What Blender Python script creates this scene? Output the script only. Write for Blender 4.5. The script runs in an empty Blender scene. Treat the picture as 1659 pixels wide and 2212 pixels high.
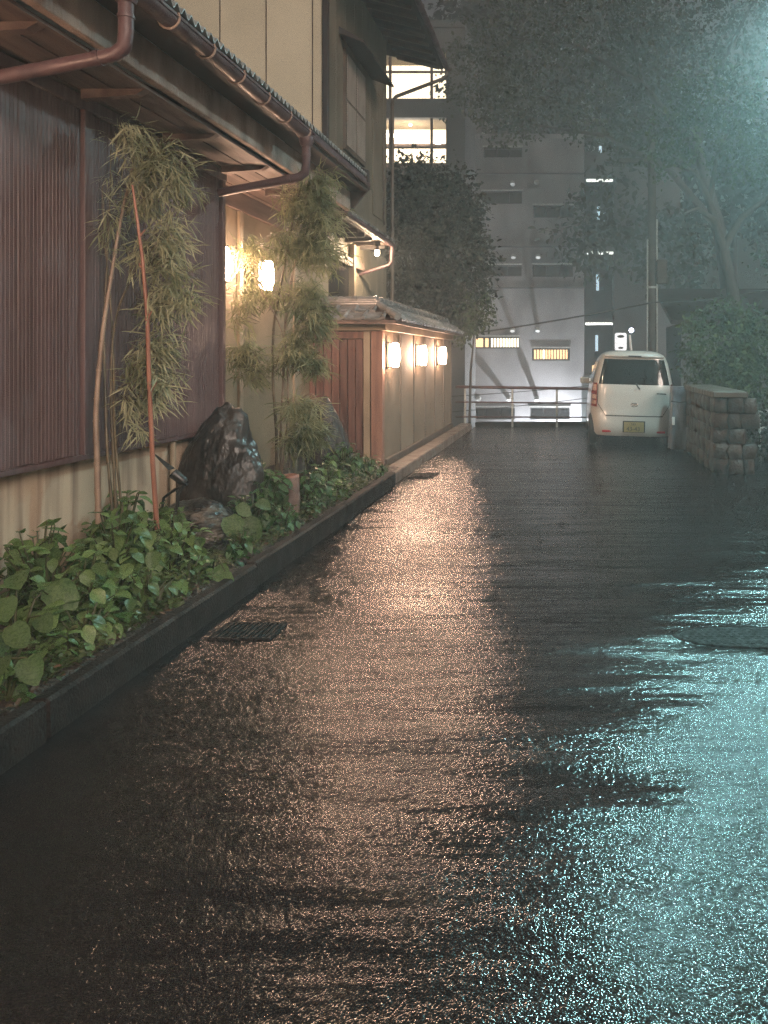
import bpy, bmesh, math, random
import numpy as np
from mathutils import Vector, Matrix, noise
random.seed(7)
rng = np.random.default_rng(11)
R = math.radians
sc = bpy.context.scene
col = sc.collection

# ------------------------------------------------------------------ camera
F, VX, VY, CH = 1663.0, 1235.0, 772.0, 1.5          # focal length and vanishing point on a 1659 x 2212 picture, eye height
cam_d = bpy.data.cameras.new('camera')
cam = bpy.data.objects.new('camera', cam_d); col.objects.link(cam)
cam.location = (0, 0, CH); cam.rotation_euler = (R(90), 0, 0)
cam_d.sensor_fit = 'VERTICAL'; cam_d.sensor_height = 36.0
cam_d.lens = 36.0 * F / 2212
cam_d.shift_x = -(VX - 829.5) / 2212
cam_d.shift_y = -(1106 - VY) / 2212
cam_d.clip_end = 400
sc.camera = cam

# ------------------------------------------------------------------ world, exposure
w = bpy.data.worlds.new('World'); sc.world = w; w.use_nodes = True
wn = w.node_tree
bg = wn.nodes['Background']
sky = wn.nodes.new('ShaderNodeTexSky'); sky.sky_type = 'NISHITA'; sky.sun_disc = False
sky.sun_elevation = R(12); sky.sun_rotation = R(200); sky.air_density = 1.2; sky.dust_density = 3.0
tint = wn.nodes.new('ShaderNodeMix'); tint.data_type = 'RGBA'; tint.blend_type = 'MULTIPLY'; tint.inputs[0].default_value = 1.0
tint.inputs[7].default_value = (1.0, 0.86, 0.80, 1)            # town glow on the low cloud
wn.links.new(sky.outputs[0], tint.inputs[6]); wn.links.new(tint.outputs[2], bg.inputs[0]); bg.inputs[1].default_value = 0.0042
sc.view_settings.view_transform = 'Standard'; sc.view_settings.look = 'None'
sc.view_settings.exposure = 2.2; sc.view_settings.gamma = 1.0
sc.cycles.use_denoising = True; sc.cycles.denoising_prefilter = 'NONE'
sc.cycles.max_bounces = 4; sc.cycles.diffuse_bounces = 2; sc.cycles.glossy_bounces = 2
sc.cycles.use_adaptive_sampling = True; sc.cycles.adaptive_threshold = 0.03; sc.cycles.adaptive_min_samples = 12
sc.cycles.light_sampling_threshold = 0.03
sc.cycles.transmission_bounces = 4; sc.cycles.volume_bounces = 0; sc.cycles.transparent_max_bounces = 6
sc.cycles.sample_clamp_indirect = 4.0; sc.cycles.sample_clamp_direct = 14.0
sc.cycles.volume_step_rate = 4.0

fill_sun_d = bpy.data.lights.new('fill_sun', 'SUN'); fill_sun_d.energy = 0.60; fill_sun_d.angle = R(20); fill_sun_d.color = (1.0, 0.83, 0.72)  # warm fill added in place of unseen night lamps behind the viewer
fill_sun = bpy.data.objects.new('fill_sun', fill_sun_d); col.objects.link(fill_sun)
SUN_DIR = Vector((0.58, -0.70, 0.38)).normalized()          # towards the light
fill_sun.rotation_euler = SUN_DIR.to_track_quat('Z', 'Y').to_euler()
sky.sun_elevation = math.asin(SUN_DIR.z); sky.sun_rotation = math.atan2(SUN_DIR.x, SUN_DIR.y)

def P(x, y, Y):
    """a picture point (1659 x 2212) at depth Y -> world"""
    return Vector(((x - VX) / F * Y, Y, CH - (y - VY) / F * Y))

# ------------------------------------------------------------------ materials
def nodes_of(m):
    nt = m.node_tree
    return nt, nt.nodes, nt.links

def M(name, c1, c2=None, scale=6.0, rough=0.6, rough2=None, bump=0.0, bscale=40.0, stretch=(1, 1, 1), metal=0.0, spec=0.5, detail=5.0, ramp=(0.35, 0.65), vary=0.0, coat=0.0, grain=None):
    m = bpy.data.materials.new(name); m.use_nodes = True
    nt, N, L = nodes_of(m)
    b = N['Principled BSDF']
    tc = N.new('ShaderNodeTexCoord'); oi = N.new('ShaderNodeObjectInfo')
    ad = N.new('ShaderNodeVectorMath'); ad.operation = 'MULTIPLY_ADD'
    cx = N.new('ShaderNodeCombineXYZ')
    for i in range(3): L.new(oi.outputs['Random'], cx.inputs[i])
    ad.inputs[1].default_value = (13.7, 7.3, 19.1)
    L.new(cx.outputs[0], ad.inputs[0]); L.new(tc.outputs['Object'], ad.inputs[2])
    mp = N.new('ShaderNodeMapping'); mp.inputs['Scale'].default_value = stretch
    L.new(ad.outputs[0], mp.inputs[0])
    nz = N.new('ShaderNodeTexNoise'); nz.inputs['Scale'].default_value = scale; nz.inputs['Detail'].default_value = min(detail, 3)
    L.new(mp.outputs[0], nz.inputs['Vector'])
    rp = N.new('ShaderNodeValToRGB')
    rp.color_ramp.elements[0].position = ramp[0]; rp.color_ramp.elements[1].position = ramp[1]
    rp.color_ramp.elements[0].color = (*c1, 1); rp.color_ramp.elements[1].color = (*(c2 or c1), 1)
    L.new(nz.outputs['Fac'], rp.inputs[0])
    out = rp.outputs[0]
    if vary:
        hs = N.new('ShaderNodeHueSaturation')
        mr = N.new('ShaderNodeMapRange'); mr.inputs['To Min'].default_value = 1 - vary; mr.inputs['To Max'].default_value = 1 + vary
        L.new(oi.outputs['Random'], mr.inputs[0]); L.new(mr.outputs[0], hs.inputs['Value']); L.new(out, hs.inputs['Color'])
        out = hs.outputs[0]
    L.new(out, b.inputs['Base Color'])
    b.inputs['Metallic'].default_value = metal
    b.inputs['Specular IOR Level'].default_value = spec
    b.inputs['Coat Weight'].default_value = coat; b.inputs['Coat Roughness'].default_value = 0.15
    if rough2 is None: b.inputs['Roughness'].default_value = rough
    else:
        mr = N.new('ShaderNodeMapRange'); mr.inputs['From Min'].default_value = 0.35; mr.inputs['From Max'].default_value = 0.65
        mr.inputs['To Min'].default_value = rough; mr.inputs['To Max'].default_value = rough2
        n3 = N.new('ShaderNodeTexNoise'); n3.inputs['Scale'].default_value = scale * 0.7; n3.inputs['Detail'].default_value = 1
        L.new(mp.outputs[0], n3.inputs['Vector']); L.new(n3.outputs['Fac'], mr.inputs[0]); L.new(mr.outputs[0], b.inputs['Roughness'])
    if bump:
        n2 = N.new('ShaderNodeTexNoise'); n2.inputs['Scale'].default_value = bscale; n2.inputs['Detail'].default_value = 1.5
        L.new(mp.outputs[0], n2.inputs['Vector'])
        bp = N.new('ShaderNodeBump'); bp.inputs['Strength'].default_value = bump; bp.inputs['Distance'].default_value = 0.02
        L.new(n2.outputs['Fac'], bp.inputs['Height']); L.new(bp.outputs[0], b.inputs['Normal'])
    return m

def leafy(m, f=0.35):
    nt, N, L = nodes_of(m)
    b = N['Principled BSDF']; src = b.inputs['Base Color'].links[0].from_socket
    tr = N.new('ShaderNodeBsdfTranslucent'); L.new(src, tr.inputs['Color'])
    mx = N.new('ShaderNodeMixShader'); mx.inputs[0].default_value = f
    L.new(b.outputs[0], mx.inputs[1]); L.new(tr.outputs[0], mx.inputs[2]); L.new(mx.outputs[0], N['Material Output'].inputs['Surface'])

def EM(name, c, s):
    m = bpy.data.materials.new(name); m.use_nodes = True
    nt, N, L = nodes_of(m)
    b = N['Principled BSDF']
    b.inputs['Base Color'].default_value = (*c, 1)
    b.inputs['Emission Color'].default_value = (*c, 1); b.inputs['Emission Strength'].default_value = s
    return m

def glass(name, c=(0.01, 0.012, 0.012), rough=0.05):
    m = bpy.data.materials.new(name); m.use_nodes = True
    b = m.node_tree.nodes['Principled BSDF']
    b.inputs['Base Color'].default_value = (*c, 1); b.inputs['Roughness'].default_value = rough
    b.inputs['Specular IOR Level'].default_value = 0.6
    return m

def asphalt():
    m = bpy.data.materials.new('wet_asphalt'); m.use_nodes = True
    nt, N, L = nodes_of(m); b = N['Principled BSDF']
    tc = N.new('ShaderNodeTexCoord')
    def nz(scale, detail, st=(1, 1, 1), rough=0.5):
        mp = N.new('ShaderNodeMapping'); mp.inputs['Scale'].default_value = st
        L.new(tc.outputs['Object'], mp.inputs[0])
        n = N.new('ShaderNodeTexNoise'); n.inputs['Scale'].default_value = scale; n.inputs['Detail'].default_value = detail
        n.inputs['Roughness'].default_value = rough
        L.new(mp.outputs[0], n.inputs['Vector']); return n
    def mth(op, a, c, v=None):
        k = N.new('ShaderNodeMath'); k.operation = op
        for i, q in enumerate((a, c)):
            if isinstance(q, (int, float)): k.inputs[i].default_value = q
            else: L.new(q, k.inputs[i])
        return k.outputs[0]
    vo = N.new('ShaderNodeTexVoronoi'); vo.inputs['Scale'].default_value = 165; vo.feature = 'F1'
    L.new(tc.outputs['Object'], vo.inputs['Vector'])
    grit = mth('SUBTRACT', 0.6, vo.outputs['Distance'])
    patch = nz(0.55, 3, (1.0, 2.6, 1), 0.6).outputs['Fac']           # where water lies
    wet = N.new('ShaderNodeMapRange'); wet.inputs['From Min'].default_value = 0.30; wet.inputs['From Max'].default_value = 0.72
    L.new(patch, wet.inputs[0])
    wave = nz(1.6, 2, (0.42, 1.9, 1), 0.6).outputs['Fac']
    wave2 = nz(6.0, 1, (0.32, 2.2, 1), 0.5).outputs['Fac']
    g = mth('MULTIPLY', grit, mth('SUBTRACT', 1.0, mth('MULTIPLY', wet.outputs[0], 0.45)))
    mid = nz(42, 1, (1, 1, 1), 0.6).outputs['Fac']; mid2 = nz(17, 1, (0.7, 1.5, 1), 0.6).outputs['Fac']
    h = mth('ADD', mth('MULTIPLY', g, 0.0022), mth('ADD', mth('MULTIPLY', mid, 0.0030), mth('MULTIPLY', mid2, 0.0040)))
    h = mth('ADD', h, mth('ADD', mth('MULTIPLY', wave, 0.046), mth('MULTIPLY', wave2, 0.0060)))
    bp = N.new('ShaderNodeBump'); bp.inputs['Strength'].default_value = 0.85; bp.inputs['Distance'].default_value = 1.0
    L.new(h, bp.inputs['Height']); L.new(bp.outputs[0], b.inputs['Normal'])
    rp = N.new('ShaderNodeValToRGB')
    rp.color_ramp.elements[0].position = 0.1; rp.color_ramp.elements[1].position = 0.62
    rp.color_ramp.elements[0].color = (0.009, 0.007, 0.007, 1); rp.color_ramp.elements[1].color = (0.028, 0.021, 0.020, 1)
    L.new(grit, rp.inputs[0]); L.new(rp.outputs[0], b.inputs['Base Color'])
    mr = N.new('ShaderNodeMapRange'); mr.inputs['To Min'].default_value = 0.19; mr.inputs['To Max'].default_value = 0.11
    L.new(wet.outputs[0], mr.inputs[0]); L.new(mr.outputs[0], b.inputs['Roughness'])
    b.inputs['Specular IOR Level'].default_value = 0.9
    return m

def concrete_wall():
    m = M('board_marked_concrete', (0.13, 0.13, 0.132), (0.25, 0.25, 0.255), 0.8, 0.85, bump=0.5, bscale=4, detail=9, ramp=(0.3, 0.68), stretch=(1, 1, 0.55))
    return m

MT = dict(
    tanwall=M('tan_garden_wall_plaster', (0.15, 0.112, 0.078), (0.20, 0.152, 0.108), 2.0, 0.75, bump=0.1, bscale=160),
    asphalt=asphalt(),
    darkwood=M('dark_stained_wood', (0.074, 0.045, 0.046), (0.112, 0.071, 0.072), 5, 0.42, 0.6, 0.2, 60, (6, 6, 0.25), vary=0.10),
    core=M('dark_wall_core', (0.03, 0.022, 0.02), rough=0.7),
    soffit=M('weathered_soffit_board', (0.075, 0.048, 0.040), (0.15, 0.10, 0.08), 3, 0.6, 0.75, 0.2, 40, (4, 0.3, 4), vary=0.2),
    beam=M('weathered_eave_beam', (0.17, 0.115, 0.09), (0.42, 0.31, 0.25), 3.0, 0.65, 0.8, 0.4, 30, (2.5, 1.6, 0.5), detail=8, ramp=(0.3, 0.7)),
    stucco=M('warm_stucco', (0.20, 0.14, 0.10), (0.46, 0.35, 0.25), 2.6, 0.8, bump=0.3, bscale=120, stretch=(1.4, 3.6, 0.22), detail=8, ramp=(0.28, 0.52)),
    cream=M('cream_plaster', (0.18, 0.138, 0.088), (0.23, 0.18, 0.115), 2.0, 0.75, bump=0.1, bscale=160, detail=6),
    panel=M('pale_wall_sheet', (0.52, 0.465, 0.345), (0.60, 0.535, 0.40), 1.2, 0.7, bump=0.06, bscale=200, vary=0.03),
    olive=M('dull_olive_siding', (0.10, 0.086, 0.062), (0.15, 0.128, 0.094), 2.5, 0.75, bump=0.1, bscale=60, stretch=(1, 1, 0.4)),
    copper=M('brown_painted_gutter', (0.055, 0.030, 0.033), (0.10, 0.058, 0.060), 8, 0.42, 0.6, 0.08, 60),
    tin=M('corrugated_grey_sheet', (0.26, 0.29, 0.29), (0.46, 0.49, 0.48), 7, 0.34, 0.5, 0.1, 70, metal=0.5),
    tile=M('grey_roof_tile', (0.11, 0.105, 0.10), (0.22, 0.21, 0.20), 6, 0.16, 0.30, 0.15, 50, vary=0.15),
    redwood=M('red_brown_plank', (0.070, 0.028, 0.020), (0.150, 0.066, 0.046), 3.2, 0.45, 0.6, 0.35, 45, (7, 7, 0.5), vary=0.25, detail=8),
    postwood=M('brown_gate_post', (0.16, 0.075, 0.05), (0.27, 0.14, 0.095), 3, 0.5, 0.6, 0.3, 50, (6, 6, 0.4)),
    palebeam=M('pale_gate_timber', (0.22, 0.17, 0.115), (0.30, 0.24, 0.165), 3, 0.55, 0.65, 0.15, 50, (1, 1, 1)),
    batten=M('brown_batten', (0.06, 0.045, 0.035), (0.10, 0.075, 0.058), 5, 0.6),
    kerb=M('damp_kerb_stone', (0.009, 0.007, 0.006), (0.020, 0.015, 0.013), 9, 0.6, 0.75, 0.5, 70, detail=8, vary=0.15, spec=0.2),
    step=M('brown_step_stone', (0.13, 0.095, 0.075), (0.22, 0.165, 0.13), 7, 0.3, 0.5, 0.3, 60, vary=0.12),
    soil=M('leaf_littered_soil', (0.018, 0.012, 0.009), (0.075, 0.045, 0.032), 30, 0.5, 0.8, 1.0, 60, detail=9),
    rock=M('dark_wet_rock', (0.010, 0.009, 0.009), (0.055, 0.047, 0.040), 4, 0.30, 0.6, 1.0, 22, (1, 1, 0.6), detail=10, ramp=(0.38, 0.72)),
    rockveined=M('veined_grey_rock', (0.014, 0.012, 0.011), (0.13, 0.11, 0.085), 7, 0.25, 0.5, 0.8, 25, (1, 1, 3.2), detail=9, ramp=(0.45, 0.7)),
    culm=M('pale_bamboo_culm', (0.19, 0.135, 0.10), (0.30, 0.225, 0.165), 6, 0.4, 0.5, vary=0.15),
    culmdark=M('dark_bamboo_culm', (0.045, 0.036, 0.02), (0.12, 0.095, 0.055), 9, 0.35, 0.5, vary=0.2),
    stake=M('red_brown_stake', (0.20, 0.085, 0.055), (0.30, 0.14, 0.095), 8, 0.4, 0.5, stretch=(3, 3, 0.6)),
    bleaf=M('bamboo_leaf', (0.17, 0.185, 0.10), (0.40, 0.395, 0.25), 4, 0.45, 0.6, detail=2),
    bleaf2=M('green_bamboo_leaf', (0.10, 0.125, 0.055), (0.32, 0.32, 0.17), 4, 0.42, 0.6, detail=2),
    leaf=M('wet_broad_leaf', (0.072, 0.13, 0.042), (0.17, 0.25, 0.09), 22, 0.20, 0.36, 0.2, 90, vary=0.45),
    leafdark=M('dark_wet_leaf', (0.042, 0.092, 0.034), (0.10, 0.175, 0.066), 22, 0.20, 0.38, 0.2, 90, vary=0.4),
    bigleaf=M('pale_leopard_leaf', (0.05, 0.10, 0.034), (0.10, 0.165, 0.06), 14, 0.25, 0.4, 0.3, 40, vary=0.25),
    fern=M('yellow_green_fern', (0.085, 0.10, 0.022), (0.17, 0.175, 0.05), 9, 0.4, vary=0.2),
    cover=M('ground_cover_leaf', (0.035, 0.055, 0.020), (0.12, 0.14, 0.055), 5, 0.25, 0.5, detail=2),
    litter=M('fallen_leaf_litter', (0.045, 0.022, 0.014), (0.12, 0.065, 0.038), 3, 0.35, 0.6, detail=2),
    stem=M('plant_stem', (0.05, 0.055, 0.02), rough=0.5),
    treeleaf=M('evergreen_leaf', (0.007, 0.010, 0.005), (0.018, 0.022, 0.010), 2, 0.3, 0.5, spec=0.25, detail=2),
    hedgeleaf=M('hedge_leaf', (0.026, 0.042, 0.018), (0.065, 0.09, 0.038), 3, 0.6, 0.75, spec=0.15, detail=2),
    farleaf=M('hill_tree_leaf', (0.014, 0.021, 0.013), (0.032, 0.040, 0.024), 0.5, 0.8, spec=0.05, detail=3),
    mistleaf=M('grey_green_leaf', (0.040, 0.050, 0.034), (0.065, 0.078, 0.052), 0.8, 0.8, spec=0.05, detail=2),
    bark=M('dark_bark', (0.028, 0.024, 0.020), (0.06, 0.05, 0.042), 10, 0.8, bump=0.5, bscale=30, stretch=(3, 3, 0.5)),
    concrete=concrete_wall(),
    darkpane=glass('dark_window_pane', (0.012, 0.012, 0.013), 0.2),
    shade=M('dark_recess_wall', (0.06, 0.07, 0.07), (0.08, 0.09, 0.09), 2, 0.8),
    greywall=M('dull_grey_render', (0.07, 0.075, 0.075), (0.10, 0.105, 0.105), 0.7, 0.85, detail=7),
    rail=M('red_brown_rail_paint', (0.06, 0.026, 0.026), (0.10, 0.045, 0.045), 9, 0.4),
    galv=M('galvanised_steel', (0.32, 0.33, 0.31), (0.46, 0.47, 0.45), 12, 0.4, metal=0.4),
    iron=M('wet_cast_iron', (0.008, 0.007, 0.007), (0.02, 0.018, 0.017), 30, 0.5, 0.75, 0.5, 90, spec=0.2),
    poleconc=M('utility_pole_concrete', (0.06, 0.052, 0.045), (0.09, 0.08, 0.07), 4, 0.75),
    cable=M('black_cable', (0.02, 0.02, 0.02), rough=0.5),
    black=M('black_plastic', (0.015, 0.015, 0.015), rough=0.4),
    white=M('white_enamel', (0.62, 0.62, 0.60), rough=0.35),
    wallstone=M('tan_wall_stone', (0.014, 0.011, 0.009), (0.045, 0.035, 0.026), 7, 0.55, 0.75, 0.6, 40, detail=8, vary=0.25),
    capstone=M('pale_cap_stone', (0.05, 0.042, 0.03), (0.085, 0.07, 0.053), 8, 0.5, 0.7, 0.3, 60),
    pillar=M('dark_pillar_render', (0.028, 0.027, 0.028), (0.042, 0.040, 0.042), 8, 0.7),
    tarp=M('blue_grey_sheet', (0.07, 0.08, 0.10), (0.17, 0.185, 0.21), 5, 0.28, 0.42, 0.3, 18, (2, 2, 0.6), detail=6),
    carpaint=M('cream_white_car_paint', (0.37, 0.36, 0.335), rough=0.28, coat=0.8),
    carglass=glass('tinted_car_glass', (0.004, 0.004, 0.004), 0.12),
    carblack=M('black_car_trim', (0.012, 0.012, 0.012), rough=0.5),
    tyre=M('tyre_rubber', (0.014, 0.014, 0.014), rough=0.7),
    chrome=M('chrome', (0.7, 0.7, 0.7), rough=0.12, metal=1.0),
    lampred=M('red_tail_lens', (0.22, 0.012, 0.012), rough=0.10, coat=1.0),
    lampclear=M('clear_tail_lens', (0.45, 0.30, 0.24), (0.75, 0.55, 0.42), 60, 0.08, coat=1.0, ramp=(0.5, 0.6)),
    reflector=M('red_reflector', (0.35, 0.02, 0.03), rough=0.2, coat=1.0),
    plate=M('yellow_number_plate', (0.26, 0.20, 0.08), rough=0.45),
    plateink=M('plate_lettering', (0.02, 0.02, 0.015), rough=0.5),
    lantern=EM('lit_lantern_paper', (1.0, 0.62, 0.42), 46.0),
    bulb=EM('lit_bulb', (1.0, 0.74, 0.48), 420.0),
    room=EM('lit_room_wall', (1.0, 0.82, 0.56), 0.55),
    roomstrip=EM('room_light_tube', (1.0, 0.86, 0.70), 6.0),
    curtain=EM('lit_curtain_strip', (1.0, 0.60, 0.30), 0.40),
    curtainw=EM('bright_curtain_strip', (1.0, 0.86, 0.62), 0.65),
    slabedge=EM('glowing_slab_edge', (0.95, 0.97, 0.90), 0.32),
    stairstrip=EM('stair_light_strip', (0.66, 0.86, 1.0), 0.2),
    led=EM('blue_white_led', (0.72, 0.74, 1.0), 5.0),
    signface=EM('lit_sign_face', (0.78, 0.80, 0.86), 0.15),
    streetled=EM('street_lamp_lens', (0.55, 0.95, 1.0), 240.0),
    shoji=M('frosted_window_pane', (0.20, 0.17, 0.145), (0.27, 0.235, 0.20), 6, 0.5, stretch=(1, 1, 0.4)),
    slope=M('dark_wooded_slope', (0.012, 0.018, 0.011), (0.03, 0.04, 0.024), 0.6, 0.9, bump=0.5, bscale=4, detail=8),
    lower=M('lower_ground', (0.05, 0.05, 0.052), (0.09, 0.09, 0.092), 2, 0.6),
)

for k_ in ('bleaf', 'bleaf2', 'leaf', 'leafdark', 'bigleaf', 'fern', 'cover'): leafy(MT[k_])

# ------------------------------------------------------------------ mesh helpers
def origin(o):
    v = Vector((0, 0, 0))
    while o is not None:
        v += o.location; o = o.parent
    return v

class MB:
    def __init__(s): s.v, s.f, s.sm = [], [], []
    def add(s, verts, faces, smooth=False):
        k = len(s.v); s.v += [tuple(p) for p in verts]
        for f in faces: s.f.append(tuple(i + k for i in f)); s.sm.append(smooth)
        return s
    def box(s, a, b, bev=0.0):
        x0, x1 = sorted((a[0], b[0])); y0, y1 = sorted((a[1], b[1])); z0, z1 = sorted((a[2], b[2]))
        if bev:
            bm = bmesh.new(); bmesh.ops.create_cube(bm, size=1)
            for v in bm.verts: v.co = Vector(((x0 + x1) / 2 + v.co.x * (x1 - x0), (y0 + y1) / 2 + v.co.y * (y1 - y0), (z0 + z1) / 2 + v.co.z * (z1 - z0)))
            bmesh.ops.bevel(bm, geom=bm.edges[:], offset=bev, segments=1, affect='EDGES')
            bm.verts.index_update()
            s.add([v.co[:] for v in bm.verts], [[v.index for v in f.verts] for f in bm.faces]); bm.free(); return s
        v = [(x0, y0, z0), (x1, y0, z0), (x1, y1, z0), (x0, y1, z0), (x0, y0, z1), (x1, y0, z1), (x1, y1, z1), (x0, y1, z1)]
        return s.add(v, [(0, 3, 2, 1), (4, 5, 6, 7), (0, 1, 5, 4), (1, 2, 6, 5), (2, 3, 7, 6), (3, 0, 4, 7)])
    def tube(s, pts, r, n=8, caps=True, smooth=True):
        pts = [Vector(p) for p in pts]
        rs = r if isinstance(r, (list, tuple)) else [r] * len(pts)
        vs, fs = [], []
        up = None
        for i, p in enumerate(pts):
            d = (pts[min(i + 1, len(pts) - 1)] - pts[max(i - 1, 0)]).normalized()
            if up is None:
                up = Vector((0, 0, 1)) if abs(d.z) < 0.9 else Vector((1, 0, 0))
            a = d.cross(up).normalized(); b2 = a.cross(d).normalized(); up = b2
            for k in range(n):
                t = 2 * math.pi * k / n
                vs.append(p + (a * math.cos(t) + b2 * math.sin(t)) * rs[i])
        for i in range(len(pts) - 1):
            for k in range(n):
                fs.append((i * n + k, i * n + (k + 1) % n, (i + 1) * n + (k + 1) % n, (i + 1) * n + k))
        s.add(vs, fs, smooth)
        if caps:
            s.add(vs[:n], [tuple(range(n))[::-1]]); s.add(vs[-n:], [tuple(range(n))])
        return s
    def lathe(s, prof, c, n=16, smooth=True):
        vs, fs = [], []
        for r, z in prof:
            for k in range(n):
                t = 2 * math.pi * k / n
                vs.append((c[0] + r * math.cos(t), c[1] + r * math.sin(t), c[2] + z))
        for i in range(len(prof) - 1):
            for k in range(n): fs.append((i * n + k, i * n + (k + 1) % n, (i + 1) * n + (k + 1) % n, (i + 1) * n + k))
        s.add(vs, fs, smooth)
        if prof[0][0] > 1e-4: s.add(vs[:n], [tuple(range(n))[::-1]])
        if prof[-1][0] > 1e-4: s.add(vs[-n:], [tuple(range(n))])
        return s
    def prism(s, poly, axis, a, b):
        """poly of 2D points extruded along axis ('x','y','z') from a to b"""
        def mk(p, t):
            return {'x': (t, p[0], p[1]), 'y': (p[0], t, p[1]), 'z': (p[0], p[1], t)}[axis]
        n = len(poly)
        v = [mk(p, a) for p in poly] + [mk(p, b) for p in poly]
        f = [tuple(range(n))[::-1], tuple(range(n, 2 * n))] + [(i, (i + 1) % n, n + (i + 1) % n, n + i) for i in range(n)]
        return s.add(v, f)
    def grid(s, rows, smooth=True):
        h, wd = len(rows), len(rows[0])
        return s.add([p for r in rows for p in r], [(i * wd + j, i * wd + j + 1, (i + 1) * wd + j + 1, (i + 1) * wd + j) for i in range(h - 1) for j in range(wd - 1)], smooth)
    def mesh(s, name, off=Vector((0, 0, 0)), fix=True):
        me = bpy.data.meshes.new(name)
        me.from_pydata([(p[0] - off.x, p[1] - off.y, p[2] - off.z) for p in s.v], [], s.f)
        if fix:
            bm = bmesh.new(); bm.from_mesh(me); bmesh.ops.recalc_face_normals(bm, faces=bm.faces[:]); bm.to_mesh(me); bm.free()
        me.polygons.foreach_set('use_smooth', s.sm)
        return me
    def build(s, name, mat, parent=None, fix=True):
        off = origin(parent) if parent is not None else Vector((0, 0, 0))
        me = s.mesh(name, off, fix)
        me.materials.append(MT[mat] if isinstance(mat, str) else mat)
        o = bpy.data.objects.new(name, me); col.objects.link(o)
        if parent is not None: o.parent = parent
        return o

def place(me, name, parent, loc, rot=(0, 0, 0), scale=(1, 1, 1)):
    """one more object on shared mesh data; loc is a world point"""
    o = bpy.data.objects.new(name, me); col.objects.link(o)
    if parent is not None: o.parent = parent; loc = Vector(loc) - origin(parent)
    o.location = loc; o.rotation_euler = rot; o.scale = scale
    return o

def thing(name, label, cat, loc=(0, 0, 0), group=None):
    o = bpy.data.objects.new(name, None); col.objects.link(o); o.location = loc
    o.empty_display_size = 0.1
    return tag(o, label, cat, group)

def tag(o, label, cat, group=None):
    o['label'] = label; o['category'] = cat
    if group: o['group'] = group
    return o

def struct(o, kind='structure'):
    o['kind'] = kind; return o

def light(kind, name, loc, energy, color, parent=None, **kw):
    d = bpy.data.lights.new(name, kind); d.energy = energy; d.color = color
    rot = kw.pop('rot', None); aim = kw.pop('aim', None)
    for k, v in kw.items(): setattr(d, k, v)
    o = bpy.data.objects.new(name, d); col.objects.link(o)
    if parent is not None: o.parent = parent; o.location = Vector(loc) - origin(parent)
    else: o.location = loc
    if aim is not None: o.rotation_euler = (Vector(aim) - Vector(loc)).to_track_quat('-Z', 'Y').to_euler()
    return o

WARM = (1.0, 0.62, 0.38)
CYAN = (0.40, 0.95, 0.94)

# ================================================================== SETTING
def build_setting():
    m = MB()
    xs = np.linspace(-2.09, 26, 60); ys = np.linspace(-8, 16.9, 60)
    m.grid([[(x, y, 0.0) for x in xs] for y in ys], False)
    struct(m.build('road', 'asphalt'))
    m = MB().box((-2.09, 16.9, -3.2), (26, 17.1, -0.004)); struct(m.build('retaining_edge', 'greywall'))
    m = MB().box((-2.1, 16.72, 0.004), (1.9, 16.93, 0.09), 0.01); struct(m.build('road_end_kerb', 'kerb'))
    m = MB(); m.grid([[(x, y, -3.0 + (0.0 if y < 31 else 0.0)) for x in np.linspace(-78, 78, 9)] for y in np.linspace(-8.2, 126, 9)])
    struct(m.build('ground', 'lower'))
    # garden bed
    m = MB()
    xs = np.linspace(-3.1, -2.14, 16); ys = np.linspace(-3, 9.62, 150)
    m.grid([[(x, y, 0.145 + 0.035 * noise.noise((x * 3, y * 3, 0)) + 0.012 * noise.noise((x * 14, y * 14, 3)) - (0.02 if x > -2.2 else 0)) for x in xs] for y in ys])
    struct(m.build('garden_soil', 'soil'))
    # rising wooded slope behind
    m = MB()
    rows = []
    for y in np.linspace(44, 118, 24):
        rows.append([(x, y, -3.0 + max(0, (y - 44)) * 0.62 + 2.5 * noise.noise((x * 0.06, y * 0.06, 1)) - max(0, x - 4) * 0.35) for x in np.linspace(-76, 76, 30)])
    m.grid(rows); struct(m.build('hillside', 'slope'))

build_setting()

def kerbs():
    k = struct(bpy.data.objects.new('kerb', None)); col.objects.link(k); k.location = (-2.1, 3, 0)
    me = MB().box((-0.032, -0.996, -0.05), (0.050, 0.996, 0.160), 0.014).mesh('kerb_stone'); me.materials.append(MT['kerb'])
    y = -1.98
    while y < 8.9:
        place(me, 'kerb_stone', k, (-2.10 + random.uniform(-.006, .006), y, random.uniform(-.006, .006)), (0, 0, random.uniform(-.008, .008))); y += 2.0
    s = struct(bpy.data.objects.new('step_kerb', None)); col.objects.link(s); s.location = (-2.2, 12, 0)
    me = MB().box((-0.13, -0.445, -0.05), (0.10, 0.445, 0.125), 0.012).mesh('step_stone'); me.materials.append(MT['step'])
    y = 9.40
    while y < 16.3:
        place(me, 'step_stone', s, (-2.20, y, random.uniform(-.004, .004)), (0, 0, random.uniform(-.004, .004))); y += 0.9
    m = MB().box((-3.2, 9.02, 0.0), (-2.345, 9.6, 0.150), 0.01); m.build('landing_slab', 'step', s)
kerbs()

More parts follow.
